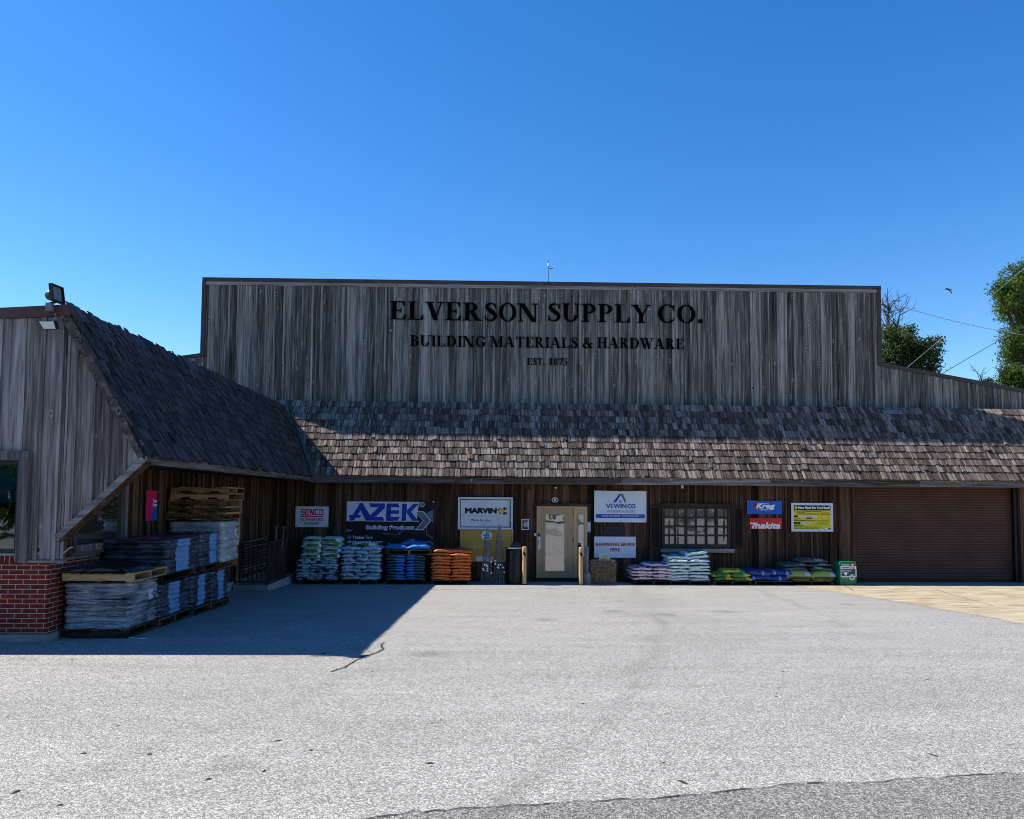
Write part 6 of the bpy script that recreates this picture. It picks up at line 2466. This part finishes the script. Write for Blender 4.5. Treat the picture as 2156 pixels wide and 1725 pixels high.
xs0, xs1, zs0, zs1 = rect(Z6, 304, 1033, 442, 1136, 21.45)
mb = MB()
mb.box(xs0, xs1, 21.55, 21.556, zs0 - .03, zs1)
t8 = tag(mb.build('price_card', 'cardboard'), 'cream cardboard price card standing on the straw bale', 'sign')
mb = MB()
W_, H_ = xs1 - xs0, zs1 - zs0
put_text(mb, 'STRAW', xs0 + W_ * .24, xs0 + W_ * .86, zs0 + H_ * .62, zs0 + H_ * .86, 21.547, bold=-.006, shear=.2)
put_text(mb, '7.95', xs0 + W_ * .30, xs0 + W_ * .70, zs0 + H_ * .24, zs0 + H_ * .5, 21.547, bold=-.008, shear=.2)
mb.build('handwriting', 'ink_grey', t8)


# ------------------------------------------------------------------ wire cages
def cage(label, px, pw, ptop, y):
    cx = SX(px, y)
    r0 = pw / 2 * y / 1600
    zb_, zt_ = gz(y), SZ(ptop, y, px)
    t = thing('tomato_cage', label, 'plant cage', (cx, y, zb_), 'stacked wire plant cages')
    h = zt_ - zb_
    mb = MB()
    for k in range(30):
        f = k / 29 * .80 + rnd.uniform(-.006, .006)
        r = r0 * (1 - .62 * f)
        pts = [(cx + r * math.cos(2 * math.pi * i / 18) + rnd.uniform(-.004, .004), y + r * math.sin(2 * math.pi * i / 18), zb_ + .03 + h * f) for i in range(19)]
        mb.tube(pts, .0045, 4)
    mb.build('rings', 'wire_galv', t)
    for k in range(4):
        mb = MB()
        for j in range(4):
            a = 2 * math.pi * (k + .25 * j + rnd.uniform(-.08, .08)) / 4 + .4
            top = (cx + rnd.uniform(-.035, .035), y + rnd.uniform(-.035, .035), zt_ - rnd.uniform(0, .12))
            mb.tube([(cx + r0 * math.cos(a), y + r0 * math.sin(a), zb_ + .01), (cx + r0 * .42 * math.cos(a), y + r0 * .42 * math.sin(a), zb_ + h * .80), top], .0045, 5)
        mb.build('leg', 'wire_galv', t)
    for k in range(9):
        f = rnd.uniform(.18, .40)
        a = rnd.uniform(3.6, 5.8)
        r = r0 * (1 - .62 * f) + .01
        c_ = Vector((cx + r * math.cos(a), y + r * math.sin(a), zb_ + h * f))
        mb = MB()
        mb.box(c_.x - .017, c_.x + .017, c_.y - .003, c_.y, c_.z - .02, c_.z + .022)
        mb.build('price_tag', 'white_metal', t)


cage('shorter of two bundles of nested wire plant cages tied to a point', 1027, 26, 1110, 21.45)
cage('taller of two bundles of nested wire plant cages, beside the dark bin', 1053, 27, 1104, 21.45)

# ------------------------------------------------------------------ bin, bollards, ash post
yb_ = 21.5
cx = SX(1087, yb_)
rr = 21 * yb_ / 1600
zb_, zt_ = gz(yb_), SZ(1153, yb_, 1087)
t9 = thing('waste_bin', 'dark round bin with a flat disc top and small brown hood', 'bin', (cx, yb_, zb_))
mb = MB()
mb.lathe([(rr * .95, 0), (rr, .03), (rr, zt_ - zb_ - .03), (rr * .97, zt_ - zb_ - .02)], (cx, yb_, zb_), 28)
mb.build('drum', 'black_metal', t9, smooth=False)
for a0, wd in ((-80, 16), (-52, 14), (-118, 10)):
    mb = MB()
    n = 5
    top, bot = [], []
    for k in range(n):
        a = R(a0 + wd * (k / (n - 1) - .5) * 1.6)
        top.append((cx + (rr + .012) * math.cos(a), yb_ + (rr + .012) * math.sin(a), zt_ - .05))
        bot.append((cx + (rr + .012) * math.cos(a), yb_ + (rr + .012) * math.sin(a), zb_ + .09 - .03 * math.sin(math.pi * k / (n - 1))))
    mb.idx(bot + top, [(k, k + 1, n + k + 1, n + k) for k in range(n - 1)])
    mb.build('stave', 'dark_grey', t9)
mb = MB()
mb.lathe([(rr + .03, 0), (rr + .045, .012), (rr + .03, .028)], (cx, yb_, zt_ - .02), 32)
mb.build('lid', 'mid_grey', t9)
mb = MB()
q = [SX(p_, yb_) for p_ in (1074, 1101, 1094, 1080)]
zh0, zh1 = zt_ + .009, SZ(1142, yb_, 1087)
mb.hexa([(q[0], yb_ - .14, zh0), (q[1], yb_ - .14, zh0), (q[1], yb_ + .12, zh0), (q[0], yb_ + .12, zh0)], [(q[3], yb_ - .03, zh1), (q[2], yb_ - .03, zh1), (q[2], yb_ + .06, zh1), (q[3], yb_ + .06, zh1)])
mb.build('hood', 'cap_metal', t9)
mb = MB()
mb.tube([(q[3] - .02, yb_, zh1 - .03), (q[3] - .03, yb_ + .3, zh1 + .2), (q[3] - .02, yb_ + .7, zh1 + .55)], .006, 5)
mb.build('chain', 'dark_grey', t9)
for (px, pyt, lab, y) in ((1105.5, 1151, 'tan bollard with a black arrow, standing beside the dark bin', 21.15), (1224.5, 1152.5, 'tan bollard with a black arrow, standing beside the grey ash receptacle', 21.1)):
    cx = SX(px, y)
    zb_, zt_ = gz(y), SZ(pyt, y, px)
    t = thing('bollard', lab, 'bollard', (cx, y, zb_), 'tan bollards beside the door')
    mb = MB()
    mb.lathe([(.060, .0), (.060, zt_ - zb_ - .03), (.055, zt_ - zb_ - .008), (.035, zt_ - zb_)], (cx, y, zb_), 20)
    mb.build('sleeve', 'bollard_tan', t)
    mb = MB()
    n = 5
    A_, B_ = [], []
    for k in range(n):
        a = R(-135 + 80 * k / (n - 1))
        A_.append((cx + .0625 * math.cos(a), y + .0625 * math.sin(a), zt_ - .20 - .09 * k / (n - 1)))
        B_.append((cx + .0625 * math.cos(a), y + .0625 * math.sin(a), zt_ - .12 - .06 * k / (n - 1)))
    mb.idx(A_ + B_, [(k, k + 1, n + k + 1, n + k) for k in range(n - 1)])
    mb.build('arrow_sticker', 'ink_black', t)
    mb = MB()
    mb.lathe([(.10, 0), (.095, .02), (.065, .028)], (cx + .0, y, zb_ - .004), 16)
    mb.build('base', 'black_metal', t)
y = 21.35
cx = SX(1221.5, y)
mb = MB()
zt_ = SZ(1147, y, 1221)
mb.lathe([(.05, 0), (.05, zt_ - gz(y) - .04), (.035, zt_ - gz(y) - .01), (.01, zt_ - gz(y))], (cx, y, gz(y)), 14)
tag(mb.build('steel_post', 'black_metal', smooth=False), 'black round-topped steel post just behind the bollard at the ash receptacle', 'post')
y = 21.4
cx = SX(1237.5, y)
zb_, zt_ = gz(y), SZ(1150.5, y, 1237)
h = zt_ - zb_
t10 = thing('ash_post', 'grey ash receptacle with ball top and flared base beside the straw bale', 'ash receptacle', (cx, y, zb_))
mb = MB()
mb.lathe([(.118, .0), (.125, .015), (.125, .17), (.118, .18), (.118, .19), (.122, .20), (.122, .27), (.10, .31), (.05, .345), (.042, .37), (.040, h - .22)], (cx, y, zb_), 24)
mb.build('base', 'urn_grey', t10, smooth=False)
mb = MB()
mb.lathe([(.040, h - .219), (.056, h - .20), (.056, h - .185), (.048, h - .18), (.048, h - .14), (.058, h - .13), (.058, h - .118), (.035, h - .11), (.052, h - .085), (.058, h - .055), (.050, h - .022), (.025, h - .004), (.005, h)], (cx, y, zb_), 20)
mb.build('top', 'urn_grey', t10, smooth=False)
mb = MB()
mb.lathe([(.014, 0), (.014, .004)], (cx, y - .05, zb_ + h - .165), 10)
mb.build('opening', 'ink_black', t10)
